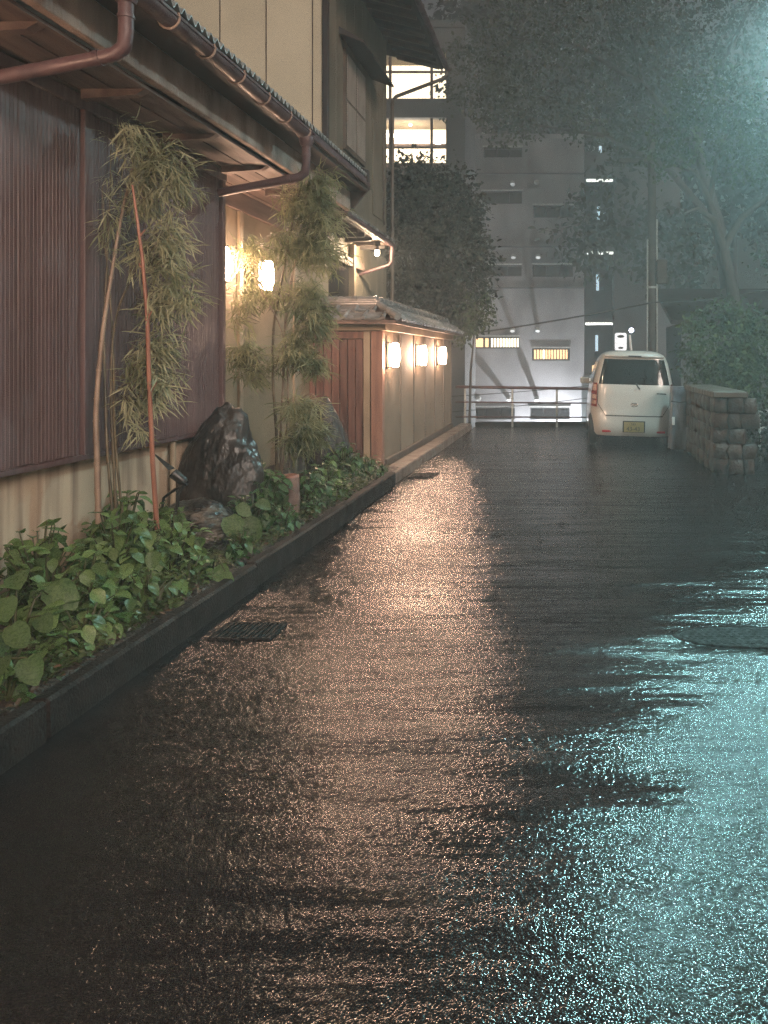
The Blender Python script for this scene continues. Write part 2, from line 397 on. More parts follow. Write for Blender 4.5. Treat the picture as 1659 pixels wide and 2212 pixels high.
# ------------------------------------------------------------------ near wooden house
def wooden_house():
    t = thing('wooden_house', 'dark timber house with fluted wall boards and long low eave beside the garden', 'house', (-3.0, 4.0, 0.0))
    MB().box((-6, -3, 0.90), (-3.026, 6.6, 3.12)).build('wall', 'darkwood', t)
    MB().box((-6, -3, 0.0), (-3.10, 6.52, 0.895)).build('plinth', 'stucco', t)
    # fluted boards
    prof = [(0.0, -0.0154), (0.020, -0.0154), (0.026, -0.0115), (0.026, 0.0115), (0.020, 0.0154), (0.0, 0.0154)]
    me = MB().prism([(p[0], p[1]) for p in prof], 'z', 0.905, 3.05).mesh('slat'); me.materials.append(MT['darkwood'])
    y = 0.6; i = 0
    while y < 6.58:
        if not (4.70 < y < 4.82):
            place(me, 'slat', t, (-3.034 + random.choice([0, 0, 0, .0015, -.0015]), y, random.uniform(-.004, .004)))
        y += 0.031
    MB().box((-3.035, 4.72, 0.90), (-2.985, 4.80, 3.06), 0.004).build('culm_shadow_strip', 'darkwood', t)  # strip built where the bamboo culm's shadow lies on the boards
    MB().box((-3.30, 6.60, 0.90), (-2.99, 6.655, 3.08), 0.004).build('corner_post', 'darkwood', t)
    MB().box((-3.10, -3, 0.868), (-2.992, 6.6, 0.902), 0.004).build('bottom_rail', 'darkwood', t)
    MB().box((-3.06, -3, 3.02), (-2.98, 6.655, 3.10), 0.004).build('top_rail', 'darkwood', t)
    # recessed cream wall
    MB().box((-6, 6.66, 0.0), (-3.28, 10.38, 2.94)).build('cream_wall', 'cream', t)
    MB().box((-6, 6.66, 2.943), (-3.25, 9.3, 3.12)).build('wall_band', 'soffit', t)
    for y in (7.55, 9.05): MB().box((-3.29, y, 0.14), (-3.255, y + 0.09, 2.94), 0.005).build('cream_wall_post', 'palebeam', t)
    MB().box((-3.29, 6.66, 0.14), (-3.26, 9.6, 0.32), 0.004).build('wall_skirting', 'batten', t)
    # eave
    n = 7; xs = np.linspace(-3.30, -2.56, n + 1)
    for k in range(n):
        zz = 3.12 + 0.006 * (k % 2)
        MB().box((xs[k] + .003, -3, zz), (xs[k + 1] - .003, 8.68, zz + 0.02)).build('soffit_board', 'soffit', t)
    MB().box((-2.56, -3, 3.155), (-2.50, 8.70, 3.375), 0.006).build('eave_beam', 'beam', t)
    MB().box((-2.50, -3, 3.375), (-2.30, 8.70, 3.405)).build('eave_underside', 'core', t)
    MB().box((-2.31, -3, 3.405), (-2.28, 8.70, 3.46)).build('fascia', 'core', t)
    y = -2.8
    while y < 8.6:
        MB().prism([(-2.96, 3.12), (-2.96, 3.06), (-2.63, 3.085), (-2.57, 3.12)], 'y', y, y + 0.06).build('bracket', 'soffit', t); y += 0.93
    # corrugated roof, in sheets of ten waves
    pitch = 0.083; ny = 10
    ang = math.atan(0.42)
    def sheet(y0, nw):
        m = MB(); st = 8
        top, bot = [], []
        for j in range(nw * st + 1):
            yy = y0 + j * pitch / st
            h = 0.021 * math.cos(2 * math.pi * j / st)
            top.append((yy, h))
        rows_t = [[(x, yy, 3.505 + (-2.25 - x) * 0.42 + h) for yy, h in top] for x in (-2.25, -3.6, -5.2)]
        rows_b = [[(x, yy, 3.497 + (-2.25 - x) * 0.42 + h) for yy, h in top] for x in (-2.25, -3.6, -5.2)]
        m.grid(rows_t); m.grid(rows_b)
        m.grid([rows_t[0], rows_b[0]], False)
        return m
    y = -1.5; k = 0
    while y + ny * pitch < 8.78:
        sheet(y, ny).build('roof_sheet', 'tin', t, fix=False); y += ny * pitch
    MB().prism([(-2.24, 3.43), (-2.24, 3.56), (-5.2, 4.80), (-5.2, 4.62)], 'y', y + 0.003, y + 0.07).build('verge_board', 'core', t)
    MB().prism([(-2.50, 3.16), (-2.29, 3.41), (-2.29, 3.47), (-5.2, 4.66), (-5.2, 3.16)], 'y', 8.705, 8.745).build('gable_board', 'core', t)
    # roll along the sheet edge
    MB().box((-2.278, -1.5, 3.41), (-2.255, 8.6, 3.472), 0.003).build('drip_edge', 'copper', t)
    # gutter with brackets and downpipes
    g = MB(); rows = []
    for yy in (-1.5, 6.55):
        rows.append([(-2.245 + 0.055 * math.cos(a), yy, 3.392 + 0.055 * math.sin(a)) for a in np.linspace(math.pi, 2 * math.pi, 10)])
    g.grid(rows)
    g.grid([[(p[0] + 0.0 , p[1], p[2]) for p in rows[0]], [(-2.245, -1.5, 3.392)] * 10], False)
    g.tube([(-2.19, -1.5, 3.394), (-2.19, 6.55, 3.394)], 0.007, 6); g.tube([(-2.30, -1.5, 3.394), (-2.30, 6.55, 3.394)], 0.007, 6)
    gut = g.build('gutter', 'copper', t)
    for yy in np.arange(0.85, 6.5, 0.43):
        b = MB()
        b.tube([(-2.245 + 0.060 * math.cos(a), yy, 3.392 + 0.060 * math.sin(a)) for a in np.linspace(math.pi * 0.95, 2.15 * math.pi, 10)], 0.008, 5)
        b.build('gutter_bracket', 'beam', gut)
    for yy, zz in ((3.86, 3.0), (6.48, 3.02)):
        d = MB()
        d.tube([(-2.235, yy, 3.36), (-2.235, yy, 3.12), (-2.245, yy, 3.055), (-2.29, yy, 3.02), (-2.36, yy, 3.003), (-2.97, yy, 2.885)], 0.036, 12)
        d.lathe([(0.045, 0), (0.062, 0.05), (0.062, 0.075)], (-2.235, yy, 3.275), 12)
        dp = d.build('downpipe', 'copper', t)
        MB().tube([(-2.235, yy, 3.20), (-2.235, yy, 3.215)], 0.041, 12).build('pipe_collar', 'copper', dp)
        MB().tube([(-2.36, yy, 3.003), (-2.385, yy, 2.998)], 0.041, 12).build('pipe_collar', 'copper', dp)
    # small drain pipe below the boards at the corner
    MB().tube([(-3.03, 5.85, 0.90), (-3.03, 5.85, 0.20)], 0.022, 8).build('drain_pipe', 'palebeam', t)
wooden_house()

# ------------------------------------------------------------------ two storey house
def two_storey_house():
    t = thing('two_storey_house', 'tall two storey house with pale sheet front rising behind the low corrugated roof', 'house', (-3.35, 10.4, 0.0))
    MB().box((-9, 10.42, 0.0), (-3.37, 13.9, 7.25)).build('wall', 'core', t)
    edges = [-3.50]
    while edges[-1] > -8.6: edges.append(edges[-1] - 0.625)
    prev = -3.362
    for e in edges:
        MB().box((e + 0.006, 10.40, 2.96), (prev - 0.006, 10.418, 7.2)).build('wall_sheet', 'panel', t)
        MB().box((e - 0.006, 10.392, 2.96), (e + 0.006, 10.415, 7.2)).build('joint_strip', 'batten', t)
        prev = e
    MB().box((-3.362, 10.37, 3.1), (-3.29, 10.46, 7.2), 0.005).build('corner_post', 'core', t)
    # alley side of the house
    for z0, z1, mt in ((0.0, 3.28, 'olive'), (3.44, 4.28, 'olive'), (4.29, 7.2, 'olive')):
        y = 10.47
        while y < 13.85:
            MB().box((-3.368, y + .004, z0), (-3.345, min(y + 0.455, 13.9) - .004, z1)).build('siding_panel', mt, t); y += 0.46
    wn = MB().box((-3.345, 11.25, 4.55), (-3.30, 12.36, 6.02)).build('window', 'batten', t)
    for k in range(2):
        MB().box((-3.305, 11.31 + k * 0.52, 4.62), (-3.292, 11.31 + k * 0.52 + 0.46, 5.25)).build('pane', 'shoji', wn)
        MB().box((-3.305, 11.31 + k * 0.52, 5.30), (-3.292, 11.31 + k * 0.52 + 0.46, 5.96)).build('pane', 'shoji', wn)
    MB().prism([(-3.35, 6.16), (-3.35, 6.26), (-2.98, 6.05), (-2.98, 6.02)], 'y', 11.05, 12.9).build('window_hood', 'core', t)
    MB().box((-3.345, 12.9, 3.9), (-3.325, 13.75, 5.5), 0.004).build('shutter_box', 'olive', t)
    MB().tube([(-3.31, 13.55, 5.45), (-3.31, 13.55, 3.95), (-3.31, 13.62, 3.85)], 0.02, 6).build('conduit', 'batten', t)
    # upper eave
    MB().prism([(-3.9, 7.42), (-2.50, 7.05), (-2.44, 7.09), (-2.44, 7.15), (-3.9, 7.70)], 'y', 9.9, 14.85).build('upper_eave', 'core', t)
    for y in np.arange(10.0, 14.8, 0.36):
        MB().prism([(-3.34, 7.20), (-3.34, 7.275), (-2.53, 7.055), (-2.53, 7.0)], 'y', y, y + 0.05).build('rafter', 'batten', t)
    MB().prism([(-9, 7.25), (-2.44, 7.10), (-2.44, 7.15), (-5.5, 8.6), (-9, 8.6)], 'y', 9.86, 9.9).build('gable_board', 'core', t)
    g = MB(); g.tube([(-2.41, 9.9, 7.10), (-2.41, 14.95, 7.08)], 0.055, 8); gut = g.build('upper_gutter', 'copper', t)
    MB().tube([(-2.41, 14.85, 7.04), (-2.42, 14.85, 6.93), (-2.5, 14.83, 6.86), (-3.36, 14.75, 6.50), (-3.42, 14.72, 6.42), (-3.43, 14.72, 6.3), (-3.43, 14.72, 2.2)], 0.035, 8).build('downpipe', 'batten', t)
    # ground floor eave
    MB().prism([(-3.35, 3.30), (-2.92, 3.27), (-2.88, 3.31), (-2.88, 3.36), (-3.35, 3.50)], 'y', 9.66, 12.25).build('lower_eave', 'soffit', t)
    for y in np.arange(9.7, 12.2, 0.27):
        MB().prism([(-3.34, 3.505), (-3.34, 3.53), (-2.84, 3.385), (-2.84, 3.345)], 'y', y, y + 0.255).build('eave_tile', 'tile', t)
    for y in np.arange(9.75, 12.2, 0.40):
        MB().prism([(-3.34, 3.20), (-3.34, 3.298), (-2.95, 3.268), (-2.95, 3.22)], 'y', y, y + 0.05).build('rafter', 'core', t)
    MB().tube([(-2.85, 9.66, 3.30), (-2.85, 12.3, 3.285)], 0.042, 8).build('lower_gutter', 'copper', t)
    MB().tube([(-2.85, 12.2, 3.27), (-2.86, 12.2, 3.02), (-2.90, 12.2, 2.96), (-3.60, 12.1, 2.72)], 0.028, 8).build('downpipe', 'copper', t)
    # porch post and cross beams under the lower eave
    MB().box((-3.36, 11.55, 0.0), (-3.26, 11.65, 3.2), 0.005).build('porch_post', 'palebeam', t)
    MB().box((-3.40, 10.5, 2.86), (-3.28, 12.2, 2.98), 0.005).build('porch_beam', 'soffit', t)
    MB().box((-3.345, 10.55, 2.25), (-3.335, 11.5, 2.84)).build('dark_window', 'darkpane', t)
two_storey_house()

# ------------------------------------------------------------------ garden wall with gate (tiled coping)
def tile_mesh(wd=0.24, ln=0.25):
    """one flat roof tile with a raised roll on its right edge; local +y runs up the slope"""
    m = MB()
    prof = [(-wd / 2, 0.006), (-wd * 0.2, -0.002), (wd * 0.22, 0.0), (wd * 0.32, 0.012), (wd * 0.40, 0.030), (wd * 0.50, 0.030), (wd * 0.55, 0.010)]
    top = [[(x, y, z + lift) for x, z in prof] for y, lift in ((-ln / 2, 0.016), (ln / 2, 0.0))]
    m.grid(top)
    m.grid([[(x, -ln / 2, z + 0.016) for x, z in prof], [(x, -ln / 2, z * 0.5 - 0.008) for x, z in prof]], False)
    return m

def garden_wall():
    t = thing('garden_wall', 'cream panelled wall with tiled coping and red brown plank gate at the alley side', 'wall', (-2.36, 9.6, 0.15))
    X, Y0, Y1, zb, zt = -2.36, 9.6, 15.02, 0.15, 1.83
    MB().box((X - 0.18, Y0 + 0.05, 0.0), (X - 0.012, Y1, zt)).build('wall_core', 'tanwall', t)
    MB().box((X - 0.19, Y0 + 0.11, 0.13), (X + 0.035, Y1 + 0.02, 0.215), 0.006).build('sill', 'batten', t)
    n = 6; st = (Y1 - Y0 - 0.1) / n
    for k in range(n):
        a = Y0 + 0.10 + k * st
        MB().box((X - 0.012, a + 0.012, 0.217), (X, a + st - 0.012, zt)).build('wall_panel', 'tanwall', t)
        MB().box((X - 0.014, a + st - 0.016, 0.217), (X + 0.014, a + st + 0.016, zt), 0.003).build('batten', 'batten', t)
    # corner posts and gate front
    MB().box((X - 0.14, Y0 - 0.02, 0.15), (X + 0.004, Y0 + 0.10, zt), 0.006).build('corner_post', 'postwood', t)
    MB().box((X - 0.24, Y0 + 0.0, 0.15), (X - 0.155, Y0 + 0.09, zt), 0.006).build('gate_post', 'palebeam', t)
    MB().box((X - 1.02, Y0 + 0.0, 0.15), (X - 0.95, Y0 + 0.09, zt), 0.006).build('gate_post', 'palebeam', t)
    MB().box((X - 0.95, Y0 + 0.005, 1.735), (X - 0.24, Y0 + 0.085, zt - 0.002), 0.004).build('gate_lintel', 'redwood', t)
    gt = MB().box((X - 0.95, Y0 + 0.055, 0.17), (X - 0.242, Y0 + 0.075, 1.73)).build('gate', 'core', t)
    n = 7; w_ = 0.70 / n
    for k in range(n):
        x = X - 0.945 + k * w_
        MB().box((x + 0.004, Y0 + 0.028 + 0.008 * (k % 2), 0.18), (x + w_ - 0.004, Y0 + 0.055, 1.725), 0.004).build('plank', 'redwood', gt)
    # top beams
    MB().box((X - 1.2, Y0 - 0.05, zt + 0.003), (X + 0.05, Y0 + 0.12, zt + 0.105), 0.006).build('top_beam', 'palebeam', t)
    MB().box((X - 0.16, Y0 + 0.125, zt + 0.003), (X + 0.045, Y1 + 0.05, zt + 0.10), 0.006).build('top_beam', 'palebeam', t)
    # coping roof: ridge z 2.2
    zr, ze = 2.165, 1.965
    xr, yr = X - 0.10, Y0 + 0.10
    e = 0.34
    bed = MB()
    # front slope bed, side slope bed, inner slopes
    bed.add([(X - 1.2, yr - e, ze - .03), (xr + e, yr - e, ze - .03), (xr, yr, zr - .03), (X - 1.2, yr, zr - .03)], [(0, 1, 2, 3)])
    bed.add([(xr + e, yr - e, ze - .03), (xr + e, Y1 + 0.1, ze - .03), (xr, Y1 + 0.1, zr - .03), (xr, yr, zr - .03)], [(0, 1, 2, 3)])
    bed.add([(X - 1.2, yr, zr - .03), (xr, yr, zr - .03), (xr - e, yr + e, ze - .03), (X - 1.2, yr + e, ze - .03)], [(0, 1, 2, 3)])
    bed.add([(xr, yr, zr - .03), (xr, Y1 + 0.1, zr - .03), (xr - e, Y1 + 0.1, ze - .03), (xr - e, yr + e, ze - .03)], [(0, 1, 2, 3)])
    bed.add([(X - 1.2, yr - e, ze - .032), (xr + e, yr - e, ze - .032), (X + 0.05, Y0 - 0.05, zt + .106), (X - 1.2, Y0 - 0.05, zt + .106)], [(0, 1, 2, 3)])
    bed.add([(xr + e, yr - e, ze - .032), (xr + e, Y1 + .1, ze - .032), (X + 0.045, Y1 + .1, zt + .103), (X + 0.045, Y0 - 0.05, zt + .103)], [(0, 1, 2, 3)])
    bed.build('roof_bed', 'soffit', t, fix=False)
    MB().box((X - 1.2, yr - e + 0.005, ze - .055), (xr + e - 0.02, yr - e + 0.03, ze - .012)).build('eave_board', 'soffit', t)
    MB().box((xr + e - 0.035, yr - e + 0.035, ze - .055), (xr + e - 0.01, Y1 + .1, ze - .012)).build('eave_board', 'soffit', t)
    tm = tile_mesh().mesh('roof_tile', fix=False); tm.materials.append(MT['tile'])
    pitch = math.atan2(zr - ze, e); sl = math.hypot(zr - ze, e)
    for row, d in ((0, 0.09), (1, 0.27)):
        fx = d / sl
        # front slope tiles
        x = xr + e - fx * e - 0.20
        while x > X - 1.2:
            place(tm, 'roof_tile', t, (x, yr - e + fx * e, ze + fx * (zr - ze) + random.uniform(0, .004)), (pitch, 0, random.uniform(-.012, .012)), (1, 0.86, 1)); x -= 0.238
        # side slope tiles
        y = yr - e + fx * e + 0.20
        while y < Y1 + 0.05:
            place(tm, 'roof_tile', t, (xr + e - fx * e, y, ze + fx * (zr - ze) + random.uniform(0, .004)), (pitch, 0, math.pi / 2 + random.uniform(-.012, .012)), (1, 0.86, 1)); y += 0.238
    # hip and ridge courses
    MB().tube([(xr + e + .01, yr - e - .01, ze + .03), (xr, yr, zr + .02)], 0.045, 8).build('hip_tile', 'tile', t)
    MB().tube([(X - 1.2, yr, zr + .0), (xr, yr, zr + .0)], 0.055, 8).build('ridge_base', 'tile', t)
    MB().box((X - 1.2, yr - 0.075, zr - 0.005), (xr + 0.07, yr + 0.075, zr + 0.018), 0.004).build('ridge_course', 'tile', t)
    MB().box((xr - 0.075, yr + 0.08, zr - 0.005), (xr + 0.075, Y1 + .08, zr + 0.018), 0.004).build('ridge_course', 'tile', t)
    MB().box((X - 1.2, yr - 0.062, zr + 0.024), (xr + 0.055, yr + 0.062, zr + 0.046), 0.004).build('ridge_course', 'tile', t)
    MB().box((xr - 0.062, yr + 0.065, zr + 0.024), (xr + 0.062, Y1 + .08, zr + 0.046), 0.004).build('ridge_course', 'tile', t)
    rm = MB()
    rm.tube([(-0.12, 0, 0), (0.095, 0, 0)], 0.042, 8); rm.tube([(0.095, 0, 0), (0.13, 0, 0)], 0.052, 8)
    rme = rm.mesh('ridge_tile'); rme.materials.append(MT['tile'])
    x = xr - 0.12
    while x > X - 1.2: place(rme, 'ridge_tile', t, (x, yr, zr + 0.062)); x -= 0.255
    y = yr + 0.14
    while y < Y1: place(rme, 'ridge_tile', t, (xr, y, zr + 0.062), (0, 0, math.pi / 2)); y += 0.255
garden_wall()

# ------------------------------------------------------------------ lanterns
def lantern(label, x, y, z, wall_x, beams):
    t = thing('wall_lantern', label, 'lantern', (x, y, z - 0.17), 'paper wall lanterns')
    prof = [(0.034, -0.150), (0.043, -0.140), (0.052, -0.10), (0.058, -0.04), (0.058, 0.04), (0.052, 0.10), (0.043, 0.140), (0.034, 0.150)]
    MB().lathe(prof, (x, y, z), 14).build('lantern_shade', 'lantern', t)
    fr = MB()
    fr.lathe([(0.038, 0.150), (0.042, 0.152), (0.042, 0.162), (0.030, 0.166)], (x, y, z), 14)
    fr.lathe([(0.030, -0.166), (0.042, -0.162), (0.042, -0.152), (0.038, -0.150)], (x, y, z), 14)
    fr.build('lantern_ring', 'black', t)
    b = MB()
    b.box((wall_x, y - 0.02, z - 0.17), (wall_x + 0.010, y + 0.02, z + 0.17))
    for s in (-0.158, 0.158): b.tube([(wall_x + 0.005, y, z + s), (x - 0.03, y, z + s)], 0.006, 6)
    b.build('wall_bracket', 'black', t)
    MB().box((x - 0.072, y - (0.055 if beams else 0.075), z - 0.165), (x - 0.064, y + (0.055 if beams else 0.075), z + 0.165), 0.003).build('wall_glare_shield', 'black', t)  # black shield added to keep lantern glare off the wall
    if beams:
        for s in (-1, 1):
            light('SPOT', 'lantern_beam', (wall_x + 0.028, y, z + s * 0.180), 6.0, WARM, t, aim=(wall_x + 0.010, y, z + s * 0.9), spot_size=R(22), spot_blend=0.6, shadow_soft_size=0.005)
    return t
lantern('glowing wall lantern nearest the gate on the panelled garden wall', -2.245, 9.80, 1.53, -2.36, True)
lantern('middle of the three lanterns on the panelled garden wall', -2.245, 11.64, 1.53, -2.36, True)
lantern('glowing wall lantern at the far end of the panelled garden wall', -2.245, 13.45, 1.53, -2.36, True)
lantern('lantern half hidden by the edge of the dark timber wall', -3.13, 6.93, 2.34, -3.28, False)
lantern('hanging lantern on the cream wall seen among bamboo leaves', -3.09, 7.83, 2.33, -3.28, False)
lantern('lantern on the timber wall beyond the left edge of the picture', -2.90, 2.30, 2.30, -3.008, False)
lantern('lantern on the timber wall close beside the viewer', -2.90, 0.62, 2.30, -3.008, False)

def eave_bulb():
    p = Vector((-2.97, 11.75, 3.10))
    t = thing('eave_lamp', 'small bare bulb lamp under the lower eave above the gate roof', 'lamp', p)
    MB().lathe([(0.0, -0.055), (0.03, -0.04), (0.038, -0.01), (0.03, 0.02), (0.018, 0.04)], p, 12).build('bulb', 'bulb', t)
    MB().lathe([(0.050, 0.030), (0.048, 0.040), (0.024, 0.055), (0.024, 0.10), (0.05, 0.11), (0.05, 0.165)], p, 10).build('lamp_holder', 'black', t)  # flared lower cap added to hold bulb light off the eave
eave_bulb()

# ------------------------------------------------------------------ apartment block with lit windows
YB = 30.0
def bx(x): return (x - VX) / F * YB
def bz(y): return CH - (y - VY) / F * YB

def wall_with_openings(m, x0, x1, z0, z1, y, ops, depth):
    xs = sorted({x0, x1, *[o[0] for o in ops], *[o[1] for o in ops]})
    zs = sorted({z0, z1, *[o[2] for o in ops], *[o[3] for o in ops]})
    for i in range(len(xs) - 1):
        for j in range(len(zs) - 1):
            cx, cz = (xs[i] + xs[i + 1]) / 2, (zs[j] + zs[j + 1]) / 2
            if any(o[0] < cx < o[1] and o[2] < cz < o[3] for o in ops): continue
            m.add([(xs[i], y, zs[j]), (xs[i + 1], y, zs[j]), (xs[i + 1], y, zs[j + 1]), (xs[i], y, zs[j + 1])], [(0, 1, 2, 3)])
    for a, b, c, d in ops:
        m.add([(a, y, c), (b, y, c), (b, y, d), (a, y, d), (a, y + depth, c), (b, y + depth, c), (b, y + depth, d), (a, y + depth, d)],
              [(0, 1, 5, 4), (1, 2, 6, 5), (2, 3, 7, 6), (3, 0, 4, 7)])
    return m

def apartment():
    t = thing('apartment_block', 'floodlit grey concrete apartment block with narrow ribbon windows behind the railing', 'building', (bx(1110), YB, -3.0))
    xl, xr = bx(960), bx(1262)
    rows = [  # (x0, x1, ytop, ybot, lit)
        (1020, 1122, 727, 753, 'mixed'), (1149, 1231, 752, 779, 'warm'),
        (1014, 1112, 880, 906, None), (1145, 1231, 880, 906, None),
        (1030, 1127, 572, 597, None), (1150, 1238, 571, 598, None),
        (1040, 1128, 412, 440, None), (1152, 1239, 443, 470, None),
        (1044, 1128, 318, 340, None),
    ]
    ops = [(bx(a), bx(b), bz(d), bz(c)) for a, b, c, d, _ in rows]
    ztop = bz(300)
    m = wall_with_openings(MB(), xl, xr, -3.0, ztop, YB, ops, 0.22)
    m.box((xl, YB + 0.3, -3.0), (xr, YB + 6, ztop - 0.01))
    m.build('wall', 'concrete', t, fix=False)
    MB().box((xl, YB - 0.06, ztop), (xr, YB + 6, ztop + 0.18)).build('parapet', 'concrete', t)
    for yy in (622, 533, 375):
        MB().box((xl, YB - 0.035, bz(yy) - 0.03), (xr + 0.05, YB - 0.003, bz(yy) + 0.03)).build('string_course', 'greywall', t)
    for (a, b, c, d, lit), o in zip(rows, ops):
        wd = MB().box((o[0], YB + 0.20, o[2]), (o[1], YB + 0.22, o[3])).build('window', 'darkpane', t)
        fr = MB()
        fr.box((o[0], YB + 0.13, o[2]), (o[1], YB + 0.19, o[2] + 0.05)); fr.box((o[0], YB + 0.13, o[3] - 0.05), (o[1], YB + 0.19, o[3]))
        fr.box((o[0], YB + 0.131, o[2] + 0.05), (o[0] + 0.04, YB + 0.189, o[3] - 0.05)); fr.box((o[1] - 0.04, YB + 0.131, o[2] + 0.05), (o[1], YB + 0.189, o[3] - 0.05))
        fr.build('frame', 'black', wd)
        MB().box((o[0] - 0.02, YB - 0.05, o[3] + 0.002), (o[1] + 0.02, YB - 0.002, o[3] + 0.05)).build('window_ledge', 'galv', t)  # pale tone puts the floodlight caught on the lintel into the colour
        if lit:
            W = o[1] - o[0]; h0, h1 = o[2] + 0.06, o[3] - 0.06
            if lit == 'mixed':
                strips = [(0.03, 0.22, 'curtain'), (0.265, 0.335, 'curtain')] + [(0.39 + k * 0.062, 0.39 + k * 0.062 + 0.040, 'curtainw') for k in range(10)]
            else:
                strips = [(0.05 + k * 0.076, 0.05 + k * 0.076 + 0.052, 'curtainw' if k == 3 else 'curtain') for k in range(12)]
            for s0, s1, mt in strips:
                MB().box((o[0] + W * s0, YB + 0.165, h0), (o[0] + W * s1, YB + 0.198, h1), 0.012).build('curtain', mt, wd)
        else:
            for k in (1, 2): MB().box((o[0] + (o[1] - o[0]) * k / 3 - 0.02, YB + 0.14, o[2] + .05), (o[0] + (o[1] - o[0]) * k / 3 + 0.02, YB + 0.185, o[3] - .05)).build('mullion', 'black', wd)
    # vent pipes that stick out of the wall and throw the long shadows
    for x, y in ((1035, 860), (1100, 860), (1160, 860), (1108, 712), (1162, 712), (1110, 555), (1163, 555), (1108, 398), (1160, 396)):
        p = Vector((bx(x), YB, bz(y)))
        v = MB(); v.tube([(p.x, YB + 0.02, p.z), (p.x, YB - 0.30, p.z)], 0.085, 12)
        v.tube([(p.x, YB - 0.27, p.z), (p.x, YB - 0.31, p.z - 0.07)], 0.090, 12)
        v.build('vent_hood', 'galv', t)
    # stair tower with landings
    sx0, sx1 = bx(1264), bx(1326)
    MB().box((sx0, YB + 1.2, -3.0), (sx1, YB + 6, bz(310))).build('stair_wall', 'shade', t)
    MB().box((sx1, YB + 0.02, -3.0), (bx(1470), YB + 6, bz(360))).build('side_wall', 'greywall', t)
    for y, w0, w1 in ((389, 1265, 1325), (546, 1266, 1326), (699, 1263, 1325), (820, 1256, 1290)):
        a, b, z = bx(w0), bx(w1), bz(y)
        s = MB().box((a, YB + 0.05, z + 0.05), (b - 0.002, YB + 1.19, z + 0.20)).build('landing_slab', 'greywall', t)
        MB().box((a + .02, YB - 0.02, z - 0.05), (b - .02, YB + 0.12, z + 0.045), 0.02).build('slab_edge_glow', 'slabedge', s)  # landing slab edge; the light falling on it is put in as glow
    for x, y0, y1 in ((1295, 434, 468), (1309, 446, 466), (1293, 586, 622), (1291, 722, 758), (1299, 298, 312)):
        MB().box((bx(x) - 0.055, YB + 1.12, bz(y1)), (bx(x) + 0.055, YB + 1.195, bz(y0)), 0.01).build('light_strip', 'stairstrip', t)
    MB().box((bx(1284) - .06, YB + 1.10, bz(822)), (bx(1284) + .06, YB + 1.19, bz(790)), 0.01).build('door_light', 'curtain', t)
    # low grey box at the stair foot
    MB().box((bx(1256), YB - 0.5, -3.0), (bx(1292), YB + 0.01, bz(826))).build('stair_base', 'shade', t)
apartment()

def flood(label, x, y, e, aim_dx):
    p = Vector((bx(x), YB - 0.85, CH - (y - VY) / F * YB))
    p.z = -2.72
    t = thing('floodlight', label, 'floodlight', (p.x, p.y, -3.0), 'floodlights at the foot of the apartment block')
    MB().box((p.x - 0.16, p.y - 0.10, p.z - 0.14), (p.x + 0.16, p.y + 0.08, p.z - 0.02), 0.015).build('housing', 'black', t)
    MB().box((p.x - 0.03, p.y - 0.02, -3.0), (p.x + 0.03, p.y + 0.02, p.z - 0.14)).build('foot', 'black', t)
    MB().box((p.x - 0.14, p.y - 0.08, p.z - 0.018), (p.x + 0.14, p.y + 0.06, p.z - 0.008)).build('lens', 'signface', t)
    light('SPOT', 'flood_beam', (p.x, p.y, p.z + 0.02), e, (0.94, 0.95, 1.0), t, aim=(p.x + aim_dx, YB, 1.2), spot_size=R(150), spot_blend=0.9, shadow_soft_size=0.05)
flood('floodlight below the road end, the one nearer the garden wall', 1005, 1000, 1000, 0.4)
flood('floodlight below the road end, the one nearer the parked car', 1212, 1000, 1000, -0.4)

